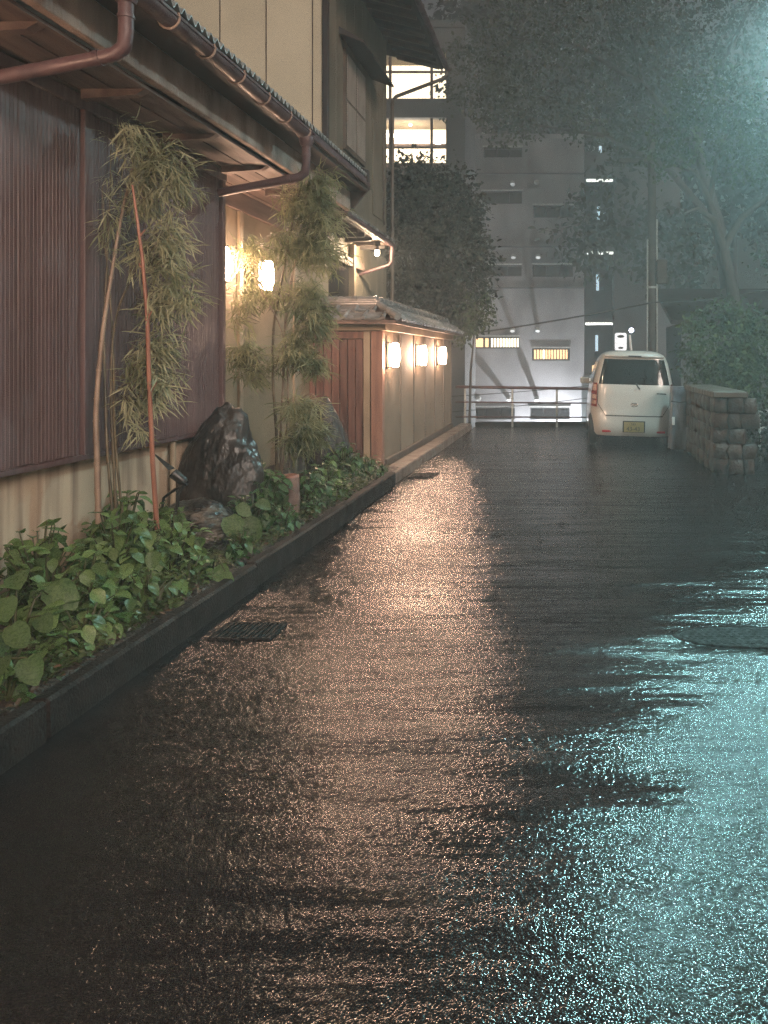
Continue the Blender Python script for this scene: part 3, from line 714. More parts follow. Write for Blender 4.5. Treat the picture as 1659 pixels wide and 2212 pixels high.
# ------------------------------------------------------------------ tall building with the lit glazed stairwell
def tower():
    Y = 27.0
    tx = lambda x: (x - VX) / F * Y
    tz = lambda y: CH - (y - VY) / F * Y
    t = thing('glazed_stairwell_tower', 'tall grey building with two bright glazed openings above the dark tree', 'building', (tx(900), Y, -3.0))
    x0, x1 = tx(790), tx(1004)
    ops = [(tx(800), tx(966), tz(214), tz(108)), (tx(800), tx(966), tz(362), tz(254))]
    m = wall_with_openings(MB(), x0, x1, -3.0, tz(60), Y, ops, 0.25)
    m.build('wall', 'greywall', t, fix=False)
    MB().box((x0, Y - 0.03, tz(60)), (x1, Y + 5, tz(60) + 0.25)).build('parapet', 'greywall', t)
    MB().box((x1 - 0.02, Y + 0.02, -3.0), (x1, Y + 5, tz(60))).build('side_wall', 'greywall', t)
    for k, (a, b, c, d) in enumerate(ops):
        rm = MB().box((a, Y + 1.5, c - 0.4), (b + 0.5, Y + 1.6, d + 0.4)).build('room_back', 'room', t)
        MB().box((a, Y + 0.26, d + 0.02), (b + 0.5, Y + 1.5, d + 0.06)).build('room_ceiling', 'cream', t)
        fr = MB()
        for x in (841, 931): fr.box((tx(x) - 0.045, Y + 0.10, c), (tx(x) + 0.045, Y + 0.17, d))
        for f in ((0.42,) if k == 0 else (0.09, 0.42)):
            fr.box((a, Y + 0.095, c + (d - c) * (1 - f) - 0.035) if k == 0 else (a, Y + 0.095, c + (d - c) * f - 0.03), (b, Y + 0.165, c + (d - c) * (1 - f) + 0.03) if k == 0 else (b, Y + 0.165, c + (d - c) * f + 0.03))
        fr.box((b - 0.06, Y + 0.10, c), (b, Y + 0.17, d)); fr.box((a, Y + 0.11, c), (b, Y + 0.18, c + 0.06))
        fr.build('glazing_bar', 'soffit', t)
        for z in ((0.12,) if k == 0 else (0.22, 0.63)):
            MB().box((a, Y + 1.35, c + (d - c) * z), (b + .4, Y + 1.45, c + (d - c) * z + 0.10)).build('stair_rail', 'soffit', t)
    a, b, c, d = ops[1]
    MB().box((tx(806), Y + 0.7, tz(283)), (tx(915), Y + 0.85, tz(275)), 0.03).build('light_tube', 'roomstrip', t)
    MB().tube([(tx(940), Y + 0.6, tz(300)), (tx(940), Y + 0.6, tz(290))], 0.10, 10).build('globe_light', 'roomstrip', t)
    MB().tube([(tx(880), Y + 0.5, tz(262)), (tx(880), Y + 0.5, tz(259))], 0.05, 8).build('globe_light', 'roomstrip', t)
tower()

# ------------------------------------------------------------------ railing at the end of the road
def railing():
    Y = 16.6
    t = thing('guard_railing', 'low pipe guard railing with pale posts across the end of the road', 'railing', (-1.2, Y, 0))
    for x in (-2.3, -1.28, -0.32, 0.62):
        MB().box((x - 0.022, Y - 0.022, 0.0), (x + 0.022, Y + 0.022, 0.86), 0.004).build('post', 'galv', t)
    for z, r, s in ((0.865, 0.032, -0.045), (0.54, 0.016, -0.03), (0.22, 0.016, -0.01)):
        MB().tube([(-2.5, Y - 0.03, z), (0.72, Y - 0.03, z + s)], r, 8).build('rail', 'rail', t)
railing()

# ------------------------------------------------------------------ car
def car():
    cx, yr0 = 1.02, 12.75
    t = thing('parked_car', 'small cream white hatchback parked tail first beside the stone wall', 'car', (cx, yr0 + 1.7, 0.0))
    t0 = origin(t)
    # plan rings: z, half width, rear y, front y
    prof = [(0.19, .690, .030, 3.33), (0.24, .728, .006, 3.37), (0.34, .7375, .000, 3.39), (0.46, .738, .006, 3.39), (0.54, .736, .030, 3.38), (0.62, .734, .042, 3.36), (0.75, .728, .045, 3.30),
            (0.90, .716, .050, 3.14), (1.00, .703, .060, 2.75), (1.04, .696, .068, 2.58), (1.15, .672, .098, 2.40), (1.28, .640, .140, 2.18), (1.40, .606, .182, 1.98), (1.48, .572, .205, 1.84),
            (1.545, .520, .205, 1.70), (1.59, .440, .255, 1.52), (1.615, .30, .38, 1.30)]
    n_ = 4.6
    def ring(z, wv, ya, yb, N=128):
        yc, hl = (ya + yb) / 2, (yb - ya) / 2
        pts = []
        for k in range(N):
            a = 2 * math.pi * k / N
            c, s = math.cos(a), math.sin(a)
            pts.append((cx + wv * abs(c) ** (2 / n_) * (1 if c >= 0 else -1), yr0 + yc + hl * abs(s) ** (2 / 7.0) * (1 if s >= 0 else -1), z))
        return pts
    m = MB()
    rings = [ring(*p) for p in prof]
    m.grid([r + [r[0]] for r in rings])
    m.add(rings[-1], [tuple(range(128))]); m.add(rings[0], [tuple(range(128))[::-1]])
    body = m.build('body', 'carpaint', t)
    def lev(z):
        for a, b in zip(prof, prof[1:]):
            if a[0] <= z <= b[0]:
                f = (z - a[0]) / (b[0] - a[0]); return [a[i] + (b[i] - a[i]) * f for i in range(4)]
        return prof[-1]
    def rear(x, z, off=0.0):
        """point on the tail surface at x (from the centre line) and height z"""
        _, wv, ya, yb = lev(z)
        c = min(0.9999, abs(x) / wv)
        ct = c ** (n_ / 2)                     # cos(a)
        s = math.sqrt(max(0, 1 - ct * ct)) ** (2 / 7.0)
        yc, hl = (ya + yb) / 2, (yb - ya) / 2
        return Vector((cx + x, yr0 + yc - hl * s - off, z))
    def patch(name, mat, left, right, off, parent, nx=12, nz=8):
        """left(z), right(z) outline between z0 and z1"""
        z0, z1 = left[0], left[1]
        rows = []
        for j in range(nz + 1):
            z = z0 + (z1 - z0) * j / nz
            a, b = left[2](z), right(z)
            rows.append([rear(a + (b - a) * i / nx, z, off) for i in range(nx + 1)])
        mm = MB().grid(rows)
        # small rim so that the patch has thickness
        per = rows[0] + [r[-1] for r in rows[1:]] + rows[-1][::-1][1:] + [r[0] for r in rows[::-1][1:]]
        mm.grid([per, [p + Vector((0, off + 0.004, 0)) for p in per]], False)
        return mm.build(name, mat, parent)
    lerp = lambda a, b, za, zb: (lambda z: a + (b - a) * (z - za) / (zb - za))
    # rear window
    g = patch('rear_window', 'carglass', (1.045, 1.465, lerp(-.595, -.505, 1.045, 1.465)), lerp(.595, .505, 1.045, 1.465), 0.010, t, nx=48, nz=12)
    # tail gate skin with a dark gap round it
    def gate_left(z):
        return -0.60 if z > 0.72 else (-0.60 + (0.72 - z) / 0.19 * 0.13)
    patch('tailgate_gap', 'carblack', (0.515, 1.045, lambda z: gate_left(z) - 0.012), lambda z: -gate_left(z) + 0.012, 0.004, t, nx=48, nz=14)
    tg = patch('tailgate', 'carpaint', (0.533, 1.043, gate_left), lambda z: -gate_left(z), 0.010, t, nx=48, nz=14)
    # tail lamps
    for s in (-1, 1):
        if s < 0: L, Rr = (lambda z: -lev(z)[1] * 0.997), (lambda z: -0.618 - 0.0 * z)
        else: L, Rr = (lambda z: 0.618), (lambda z: lev(z)[1] * 0.997)
        tl = patch('tail_lamp', 'lampred', (0.66, 1.06, L), Rr, 0.012, t, nx=8, nz=10)
        for z0, z1 in ((0.70, 0.76), (0.79, 0.86), (0.93, 1.03)):
            patch('clear_lens', 'lampclear', (z0, z1, (lambda z: L(z) + 0.012)), (lambda z: Rr(z) - 0.012), 0.017, tl, nx=6, nz=3)
    # spoiler and stop lamp
    sp = MB(); rows = []
    for x in np.linspace(-0.50, 0.50, 15):
        p = rear(x, 1.50, 0.0)
        rows.append([(p.x, p.y + 0.03, 1.552 - .10 * (x ** 4)), (p.x, p.y - 0.045, 1.535 - .10 * x ** 4), (p.x, p.y - 0.045, 1.505 - .10 * x ** 4), (p.x, p.y + 0.02, 1.49)])
    sp.grid(rows); spo = sp.build('spoiler', 'carpaint', t)
    p = rear(0, 1.52); MB().box((cx - 0.11, p.y - 0.052, 1.505), (cx + 0.11, p.y - 0.04, 1.53), 0.004).build('stop_lamp', 'carblack', spo)
    # wiper, handle, emblem, badge
    p = rear(0.05, 1.02, 0.02); q = rear(0.09, 0.975, 0.022)
    MB().tube([rear(0.02, 1.075, 0.012), p, q], 0.010, 6).build('wiper', 'carblack', t)
    MB().tube([rear(0.02, 0.975, 0.010), rear(0.02, 0.975, 0.024)], 0.022, 10).build('wiper_boss', 'carpaint', t)
    e = MB(); c0 = rear(0, 0.71, 0.014)
    e.tube([(c0.x + 0.055 * math.cos(a), c0.y, c0.z + 0.030 * math.sin(a)) for a in np.linspace(0, 2 * math.pi, 20)], 0.006, 6, False)
    e.tube([(c0.x + 0.03, c0.y, c0.z + 0.016), (c0.x - 0.02, c0.y, c0.z + 0.010), (c0.x + 0.02, c0.y, c0.z - 0.010), (c0.x - 0.03, c0.y, c0.z - 0.016)], 0.006, 5)
    e.build('emblem', 'chrome', tg)
    b = MB()
    for k in range(7):
        a = rear(0.37 + k * 0.024, 0.895 - 0.001 * k, 0.012); b.box((a.x, a.y - 0.003, a.z), (a.x + 0.017, a.y + 0.003, a.z + 0.020))
    b.build('badge', 'carblack', tg)
    # plate recess, plate, lettering
    p = rear(0, 0.34, 0.004)
    MB().box((cx - 0.185, p.y - 0.004, 0.255), (cx + 0.185, p.y + 0.02, 0.445), 0.004).build('plate_recess', 'carblack', t)
    pl = MB().box((cx - 0.165, p.y - 0.014, 0.262), (cx + 0.165, p.y - 0.006, 0.428), 0.003).build('number_plate', 'plate', t)
    for txt, size, z, dx in (('580', 0.052, 0.375, -0.05), ('43-43', 0.098, 0.283, -0.125)):
        cu = bpy.data.curves.new('plate_text', 'FONT'); cu.body = txt; cu.size = size; cu.extrude = 0.001
        tmp = bpy.data.objects.new('tmp', cu); col.objects.link(tmp)
        dg = bpy.context.evaluated_depsgraph_get(); me = bpy.data.meshes.new_from_object(tmp.evaluated_get(dg))
        bpy.data.objects.remove(tmp); me.materials.append(MT['plateink'])
        place(me, 'plate_lettering', pl, (cx + dx, p.y - 0.0155, z), (math.pi / 2, 0, 0))
    for s in (-1, 1):
        a = rear(s * 0.44, 0.265, 0.006)
        MB().box((a.x - 0.085, a.y - 0.006, 0.248), (a.x + 0.085, a.y + 0.006, 0.284), 0.006).build('reflector', 'reflector', t)
    # side windows
    for s in (-1, 1):
        for y0, y1 in ((0.42, 1.16), (1.22, 2.02)):
            mm = MB(); rows = []
            for z in np.linspace(1.06, 1.43, 5):
                wv = lev(z)[1]
                rows.append([(cx + s * (wv + 0.004), yr0 + y, z) for y in np.linspace(y0 + (z - 1.06) * 0.2, y1 - (z - 1.06) * (0.55 if y0 > 1 else 0.05), 5)])
            mm.grid(rows).build('side_window', 'carglass', t)
        mm = MB().box((cx + s * 0.70, yr0 + 2.18, 0.98), (cx + s * 0.88, yr0 + 2.26, 1.10), 0.02).build('wing_mirror', 'carpaint', t)
    # wheels
    for y in (0.48, 2.88):
        for s in (-1, 1):
            xo, xi = cx + s * 0.735, cx + s * 0.59
            wh = MB()
            pts = [(0.10, 0.0), (0.235, 0.0), (0.268, 0.018), (0.272, 0.05), (0.272, 0.10), (0.262, 0.14), (0.10, 0.145)]
            vs, fs = [], []
            N = 24
            for r, d in pts:
                for k in range(N):
                    a = 2 * math.pi * k / N; vs.append((xo - s * d, yr0 + y + r * math.cos(a), 0.272 + r * math.sin(a)))
            for i in range(len(pts) - 1):
                for k in range(N): fs.append((i * N + k, i * N + (k + 1) % N, (i + 1) * N + (k + 1) % N, (i + 1) * N + k))
            wh.add(vs, fs, True); W = wh.build('wheel', 'tyre', t)
            rm = MB().tube([(xo - s * 0.012, yr0 + y, 0.272), (xo - s * 0.10, yr0 + y, 0.272)], [0.17, 0.19], 16)
            rm.build('rim', 'galv', W)
    MB().box((cx - 0.58, yr0 + 0.20, 0.17), (cx + 0.58, yr0 + 3.1, 0.30)).build('underbody', 'carblack', t)
    MB().tube([(cx + 0.28, yr0 + 0.05, 0.20), (cx + 0.28, yr0 + 0.35, 0.20)], 0.022, 8).build('exhaust', 'galv', t)
    t.rotation_euler = (0, R(1.5), 0)
car()

# ------------------------------------------------------------------ stone wall with cap, sheet covered stack
def stone_wall():
    x0, x1, y0, y1, h = 1.87, 2.26, 9.85, 12.3, 0.98
    t = thing('stone_wall', 'low rough stone garden wall with pale cap ending beside the parked car', 'wall', (2.07, 9.9, 0))
    MB().box((x0 + 0.03, y0 + 0.03, 0.0), (x1 - 0.02, y1, h)).build('wall_core', 'core', t)
    rows = 5; hh = h / rows
    rs = random.Random(5)
    def stone(cx, cy, cz, sx, sy, sz):
        bm = bmesh.new(); bmesh.ops.create_icosphere(bm, subdivisions=2, radius=1)
        s0 = rs.random() * 50
        for v in bm.verts:
            c = v.co
            q = Vector([math.copysign(abs(a) ** 0.26, a) for a in c])
            q *= 0.5 * (1 + 0.24 * noise.noise(c * 1.9 + Vector((s0, s0, 0))))
            v.co = Vector((cx + q.x * sx, cy + q.y * sy, cz + q.z * sz))
        bm.verts.index_update()
        m = MB().add([v.co[:] for v in bm.verts], [[v.index for v in f.verts] for f in bm.faces], True); bm.free()
        m.build('stone', 'wallstone', t)
    for r in range(rows):
        z = hh * (r + 0.5)
        y = y0 + (0.0 if r % 2 else 0.02)
        while y < y1:
            ln = rs.uniform(0.26, 0.46); stone(x0 + 0.05, y + ln / 2, z, 0.20, ln * 1.02, hh * 1.04); y += ln
        x = x0 + 0.13
        while x < x1 - .05:
            ln = rs.uniform(0.14, 0.24); stone(x + ln / 2, y0 + 0.05, z, ln * 1.02, 0.16, hh * 1.04); x += ln
    y = y0 - 0.05
    while y < y1:
        MB().box((x0 - 0.07, y + 0.004, h + 0.004), (x1 - 0.01, min(y + 0.8, y1 + .1) - 0.004, h + 0.085), 0.012).build('cap_stone', 'capstone', t); y += 0.8
stone_wall()

def sheet_stack():
    t = thing('covered_stack', 'narrow stack under a crumpled blue grey sheet between car and stone wall', 'covered stack', (1.74, 12.45, 0))
    x0, x1, y0, y1 = 1.60, 1.86, 12.32, 12.62
    m = MB(); N = 44; zs = np.linspace(0.03, 1.03, 22)
    rows = []
    for z in zs:
        r = []
        for k in range(N):
            a = 2 * math.pi * k / N
            c, s = math.cos(a), math.sin(a)
            fl = 1.0 + 0.10 * (1 - z) * math.sin(5 * a + z * 3) + 0.10 * noise.noise((c * 2.2, s * 2.2, z * 2.6)) + (0.10 if z > 0.92 else 0)
            r.append(((x0 + x1) / 2 + 0.04 * (z - .5) + (x1 - x0) / 2 * 1.05 * math.copysign(abs(c) ** 0.5, c) * fl, (y0 + y1) / 2 + (y1 - y0) / 2 * math.copysign(abs(s) ** 0.5, s) * fl, z))
        rows.append(r + [r[0]])
    m.grid(rows); m.add(rows[-1][:-1], [tuple(range(N))])
    m.build('sheet', 'tarp', t)
    MB().tube([(1.590, 12.30, 0.80), (1.74, 12.285, 0.78), (1.90, 12.30, 0.80)], 0.010, 6).build('tie_cord', 'black', t)
    MB().box((1.60, 12.272, 0.42), (1.645, 12.286, 0.55), 0.004).build('paper_label', 'white', t)
sheet_stack()

# ------------------------------------------------------------------ utility pole, cables, sign
def utility_pole():
    x, Y = 1.98, 19.0
    t = thing('utility_pole', 'tall dark utility pole with pale conduits standing behind the parked car', 'pole', (x, Y, -3.0))
    MB().tube([(x, Y, -3.0), (x, Y, 6.9)], [0.13, 0.10], 14).build('pole', 'poleconc', t)
    MB().tube([(x - 0.13, Y - 0.05, -2.5), (x - 0.115, Y - 0.05, 4.4)], 0.022, 6).build('conduit', 'galv', t)
    MB().tube([(x + 0.13, Y - 0.05, -2.5), (x + 0.115, Y - 0.05, 4.9)], 0.022, 6).build('conduit', 'galv', t)
    MB().box((x - 0.8, Y - 0.06, 6.3), (x + 0.8, Y + 0.02, 6.4)).build('cross_arm', 'poleconc', t)
    for k in (0.9, 3.2): MB().lathe([(0.135, 0), (0.135, 0.05)], (x, Y, k), 14).build('pole_band', 'galv', t)
    MB().box((x + 0.10, Y - 0.16, 3.3), (x + 0.36, Y + 0.06, 3.9), 0.02).build('junction_box', 'poleconc', t)
utility_pole()

def cable(label, a, b, sag, r):
    a, b = Vector(a), Vector(b)
    pts = [a.lerp(b, f) - Vector((0, 0, sag * 4 * f * (1 - f))) for f in np.linspace(0, 1, 25)]
    o = MB().tube(pts, r, 6).build('overhead_cable', 'cable'); tag(o, label, 'cable', 'cables to the utility pole')
cable('thick overhead cable running from the dark tree to the utility pole', (-3.1, 17.2, 1.92), (1.98, 18.9, 2.85), 0.05, 0.022)
cable('overhead cable from the utility pole towards the green hedge', (1.98, 18.9, 2.85), (7.5, 20.0, 4.0), 0.25, 0.018)
cable('low thin cable slanting just above the guard railing', (-3.2, 17.3, 0.60), (1.9, 18.9, 0.98), 0.05, 0.009)
cable('lowest thin cable slanting behind the guard railing', (-3.2, 17.35, 0.24), (1.9, 18.92, 0.72), 0.06, 0.009)

def small_sign():
    x, Y, z = 1.16, 18.2, 1.87
    t = thing('lit_sign', 'small white rounded sign with dark marks glowing above the car roof', 'sign', (x, Y, -3.0))
    MB().tube([(x, Y + 0.05, -3.0), (x, Y + 0.05, 1.7)], 0.03, 8).build('sign_post', 'galv', t)
    pts = []
    hw, hh, r = 0.14, 0.21, 0.05
    for cx_, cz_, a0 in ((hw - r, hh - r, 0), (-hw + r, hh - r, 90), (-hw + r, -hh + r, 180), (hw - r, -hh + r, 270)):
        for a in np.linspace(a0, a0 + 90, 5): pts.append((x + cx_ + r * math.cos(R(a)), z + cz_ + r * math.sin(R(a))))
    MB().prism(pts, 'y', Y, Y + 0.06).build('sign_box', 'signface', t)
    for zz, sx, sz in ((z + 0.125, 0.085, 0.034), (z - 0.145, 0.062, 0.026)):
        q = [(x + sx * math.cos(a), zz + sz * math.sin(a)) for a in np.linspace(0, 2 * math.pi, 14, endpoint=False)]
        MB().prism(q, 'y', Y - 0.006, Y - 0.001).build('dark_mark', 'black', t)
    x2 = 1.39
    t2 = thing('led_lamp_post', 'slim white post with a tiny blue white lamp on top beside the lit sign', 'lamp', (x2, Y, -3.0))
    MB().tube([(x2 + 0.02, Y, -3.0), (x2 + 0.02, Y, 1.62), (x2 - 0.02, Y, 2.03)], 0.028, 8).build('post', 'white', t2)
    MB().lathe([(0.0, -0.055), (0.04, -0.035), (0.055, 0.0), (0.04, 0.04), (0.0, 0.055)], (x2 + 0.02, Y, 2.14), 12).build('lamp', 'led', t2)
    MB().tube([(x2 - 0.02, Y, 2.03), (x2 + 0.02, Y + 0.01, 2.10)], 0.012, 6).build('lamp_arm', 'black', t2)
small_sign()

def street_lamp():
    x, Y, z = 2.85, 9.4, 5.75
    t = thing('street_lamp', 'cyan white street lamp on a steel post just beyond the right edge', 'street lamp', (4.3, Y, 0))
    MB().tube([(4.3, Y, 0), (4.3, Y, z - .45), (4.2, Y, z - .1), (3.9, Y, z + .05), (x + 0.2, Y, z + .11)], [0.075, 0.05, 0.045, 0.04, 0.035], 10).build('post', 'galv', t)
    MB().box((x - 0.3, Y - 0.14, z + .04), (x + 0.3, Y + 0.14, z + .15), 0.03).build('lamp_head', 'galv', t)
    MB().box((x - 0.24, Y - 0.11, z + .015), (x + 0.24, Y + 0.11, z + .038), 0.004).build('lens', 'streetled', t)
    light('SPOT', 'street_beam', (x, Y, z - .02), 700, CYAN, t, aim=(x - 0.9, Y - 6.0, 0), spot_size=R(80), spot_blend=0.9, shadow_soft_size=0.12)
street_lamp()

# ------------------------------------------------------------------ ironwork in the road
def ironwork():
    t = thing('oval_cover', 'worn dark iron utility cover sunk in the wet road', 'cover', (0.93, 4.13, 0.0))
    cx, cy, a, b = 0.93, 4.13, 0.37, 0.155
    rot = -0.06
    def el(f, z, n=40): return [(cx + f * a * math.cos(k) * math.cos(rot) - f * b * math.sin(k) * math.sin(rot), cy + f * a * math.cos(k) * math.sin(rot) + f * b * math.sin(k) * math.cos(rot), z) for k in np.linspace(0, 2 * math.pi, n, endpoint=False)]
    m = MB(); A, B = el(1.04, 0.001), el(1.0, 0.007); C = el(0.965, 0.007); D = el(0.955, 0.004)
    m.grid([r + [r[0]] for r in (A, B, C, D)]); m.build('ring', 'iron', t)
    m = MB(); m.add(el(0.953, 0.004), [tuple(range(40))]); pl = m.build('plate', 'iron', t)
    st = MB()
    for i in range(-9, 10):
        for j in range(-4, 5):
            x, y = i * 0.037 + (0.018 if j % 2 else 0), j * 0.034
            if (x / (a * 0.9)) ** 2 + (y / (b * 0.88)) ** 2 < 1: st.box((cx + x - .009, cy + y - .006, .003), (cx + x + .009, cy + y + .006, .006), .0005)
    s = st.build('stud_pattern', 'iron', pl); s['kind'] = 'stuff'
    for label, x0, x1, y0, y1, n in (('iron drain grating near the kerb by the leafy shrubs', -1.93, -1.60, 4.08, 4.33, 11), ('small iron drain grating by the lantern wall step', -2.04, -1.72, 9.55, 9.95, 11)):
        t = thing('drain_grating', label, 'drain grating', ((x0 + x1) / 2, (y0 + y1) / 2, 0), 'drain gratings at the kerb')
        f = MB()
        f.box((x0, y0, .0), (x1, y0 + .018, .012)); f.box((x0, y1 - .018, 0), (x1, y1, .012)); f.box((x0, y0 + .018, 0), (x0 + .018, y1 - .018, .012)); f.box((x1 - .018, y0 + .018, 0), (x1, y1 - .018, .012))
        f.build('frame', 'iron', t)
        MB().box((x0 + .018, y0 + .018, 0.0), (x1 - .018, y1 - .018, 0.0035)).build('pit', 'black', t)
        for k in range(n):
            x = x0 + .018 + (k + .5) * (x1 - x0 - .036) / n
            MB().box((x - .007, y0 + .018, .003), (x + .007, y1 - .018, .0125)).build('bar', 'iron', t)
ironwork()

# ================================================================== PLANTS
def leaf_template(ln=1.0, wd=0.3, fold=0.12, droop=0.15, kind='ovate'):
    """a leaf along +y with a folded midrib; returns verts, quads"""
    ts = (0.0, 0.25, 0.55, 0.82, 1.0) if kind != 'lance' else (0.0, 0.3, 0.7, 1.0)
    ws = {'ovate': (0.05, 0.86, 1.0, 0.55, 0.02), 'round': (0.55, 1.0, 1.0, 0.72, 0.15), 'lance': (0.15, 1.0, 0.72, 0.02)}[kind]
    v = []
    for t_, w_ in zip(ts, ws):
        z = -droop * ln * t_ * t_
        v += [(-wd / 2 * w_, t_ * ln, z + fold * wd * w_), (0, t_ * ln, z), (wd / 2 * w_, t_ * ln, z + fold * wd * w_)]
    f = []
    for i in range(len(ts) - 1):
        a = i * 3
        f += [(a, a + 1, a + 4, a + 3), (a + 1, a + 2, a + 5, a + 4)]
    return np.array(v), f

def scatter(name, tv, tf, pos, dirs, nrm, size, mat, parent=None, wscale=None):
    """many leaves joined in one mesh: pos, dirs, nrm (N,3), size (N,)"""
    pos = np.asarray(pos, float); d = np.asarray(dirs, float); n = np.asarray(nrm, float)
    d = d / np.linalg.norm(d, axis=1, keepdims=True)
    n = n - (n * d).sum(1, keepdims=True) * d; n /= np.maximum(np.linalg.norm(n, axis=1, keepdims=True), 1e-6)
    xax = np.cross(d, n)
    size = np.asarray(size)[:, None, None]
    V = (tv[None, :, 0:1] * xax[:, None] + tv[None, :, 1:2] * d[:, None] + tv[None, :, 2:3] * n[:, None]) * size + pos[:, None]
    off = origin(parent) if parent is not None else Vector((0, 0, 0))
    V -= np.array(off[:])
    N, k = V.shape[0], V.shape[1]
    tf = np.array(tf)
    Fc = (tf[None] + (np.arange(N) * k)[:, None, None]).reshape(-1, 4)
    me = bpy.data.meshes.new(name)
    me.vertices.add(N * k); me.vertices.foreach_set('co', V.reshape(-1).astype(np.float32))
    nf = Fc.shape[0]
    me.loops.add(nf * 4); me.loops.foreach_set('vertex_index', Fc.reshape(-1).astype(np.int32))
    me.polygons.add(nf); me.polygons.foreach_set('loop_start', np.arange(0, nf * 4, 4, dtype=np.int32))
    me.polygons.foreach_set('use_smooth', np.ones(nf, bool))
    me.update(calc_edges=True)
    me.materials.append(MT[mat])
    o = bpy.data.objects.new(name, me); col.objects.link(o)
    if parent is not None: o.parent = parent
    return o

LANCE = leaf_template(1.0, 0.070, 0.15, 0.22, 'lance')
OVATE = leaf_template(1.0, 0.58, 0.10, 0.20)

# ------------------------------------------------------------------ bamboo
def bamboo(label, base, culms, clumps, mat, nspray, leaf, group='bamboo clumps in the garden bed', spread=1.15):
    """culms: list of (points, radius, material); clumps: (centre, radii, weight)"""
    t = thing('bamboo', label, 'bamboo', base, group)
    for pts, r, mt in culms:
        pts = [Vector(p) for p in pts]
        # smooth the path
        fine = []
        for i in range(len(pts) - 1):
            p0, p1, p2, p3 = pts[max(i - 1, 0)], pts[i], pts[i + 1], pts[min(i + 2, len(pts) - 1)]
            for f in np.linspace(0, 1, 8, endpoint=False):
                fine.append(0.5 * ((2 * p1) + (p2 - p0) * f + (2 * p0 - 5 * p1 + 4 * p2 - p3) * f * f + (3 * p1 - p0 - 3 * p2 + p3) * f ** 3))
        fine.append(pts[-1])
        n = len(fine)
        c = MB().tube(fine, [r * (1 - 0.65 * i / n) for i in range(n)], 8).build('culm', mt, t)
        nd = MB()
        for i in range(2, n - 1, 3):
            d = (fine[i + 1] - fine[i]).normalized(); rr = r * (1 - 0.65 * i / n) * 1.22
            nd.tube([fine[i] - d * 0.004, fine[i] + d * 0.004], rr, 8)
        nd.build('node_ring', mt, c)['kind'] = 'stuff'
    cs = [Vector(c[0]) for c in clumps]
    for a_, b_ in zip(cs, cs[1:]):                       # thinner leaf between neighbouring clumps
        if (a_ - b_).length < 0.9: clumps = clumps + [((a_ + b_) / 2, (.13, .15, .13), .45)]
    tot = sum(c[2] for c in clumps)
    pos, dr, nm, sz = [], [], [], []
    tw = MB()
    for cc, rad, wt in clumps:
        cc = Vector(cc)
        k = int(nspray * wt / tot)
        for _ in range(k):
            q = Vector(rng.normal(size=3)); q = q.normalized() * rng.random() ** 0.45 * spread
            p = cc + Vector((q.x * rad[0], q.y * rad[1], q.z * rad[2]))
            out = Vector((q.x + 0.25, q.y * 0.6 - 0.15, q.z * 0.25)) + Vector(rng.normal(size=3)) * 0.25
            out.normalize()
            # nearest culm point for the twig
            if rng.random() < 0.30:
                near = min((Vector(pp) for cu in culms for pp in cu[0]), key=lambda v: (v - p).length + abs(v.z - p.z + 0.15))
                f = near.lerp(p, 0.45); tw.tube([f, f.lerp(p, 0.6) + Vector((0, 0, 0.03)), p], 0.0022, 4, False)
            nl = rng.integers(5, 10)
            for j in range(nl):
                dd = out * 0.6 + Vector(rng.normal(size=3)) * 0.55 + Vector((0, 0, -0.42))
                pos.append(p + Vector(rng.normal(size=3)) * 0.012 - out * 0.02 * j)
                dr.append(dd); nm.append(Vector((rng.normal() * 0.5, -0.5 + rng.normal() * 0.5, 0.8)))
                sz.append(leaf * rng.uniform(0.65, 1.25))
    scatter('foliage', *LANCE, pos, dr, nm, sz, mat, t)
    tw.build('twig_spray', 'culmdark', t)['kind'] = 'stuff'
    return t

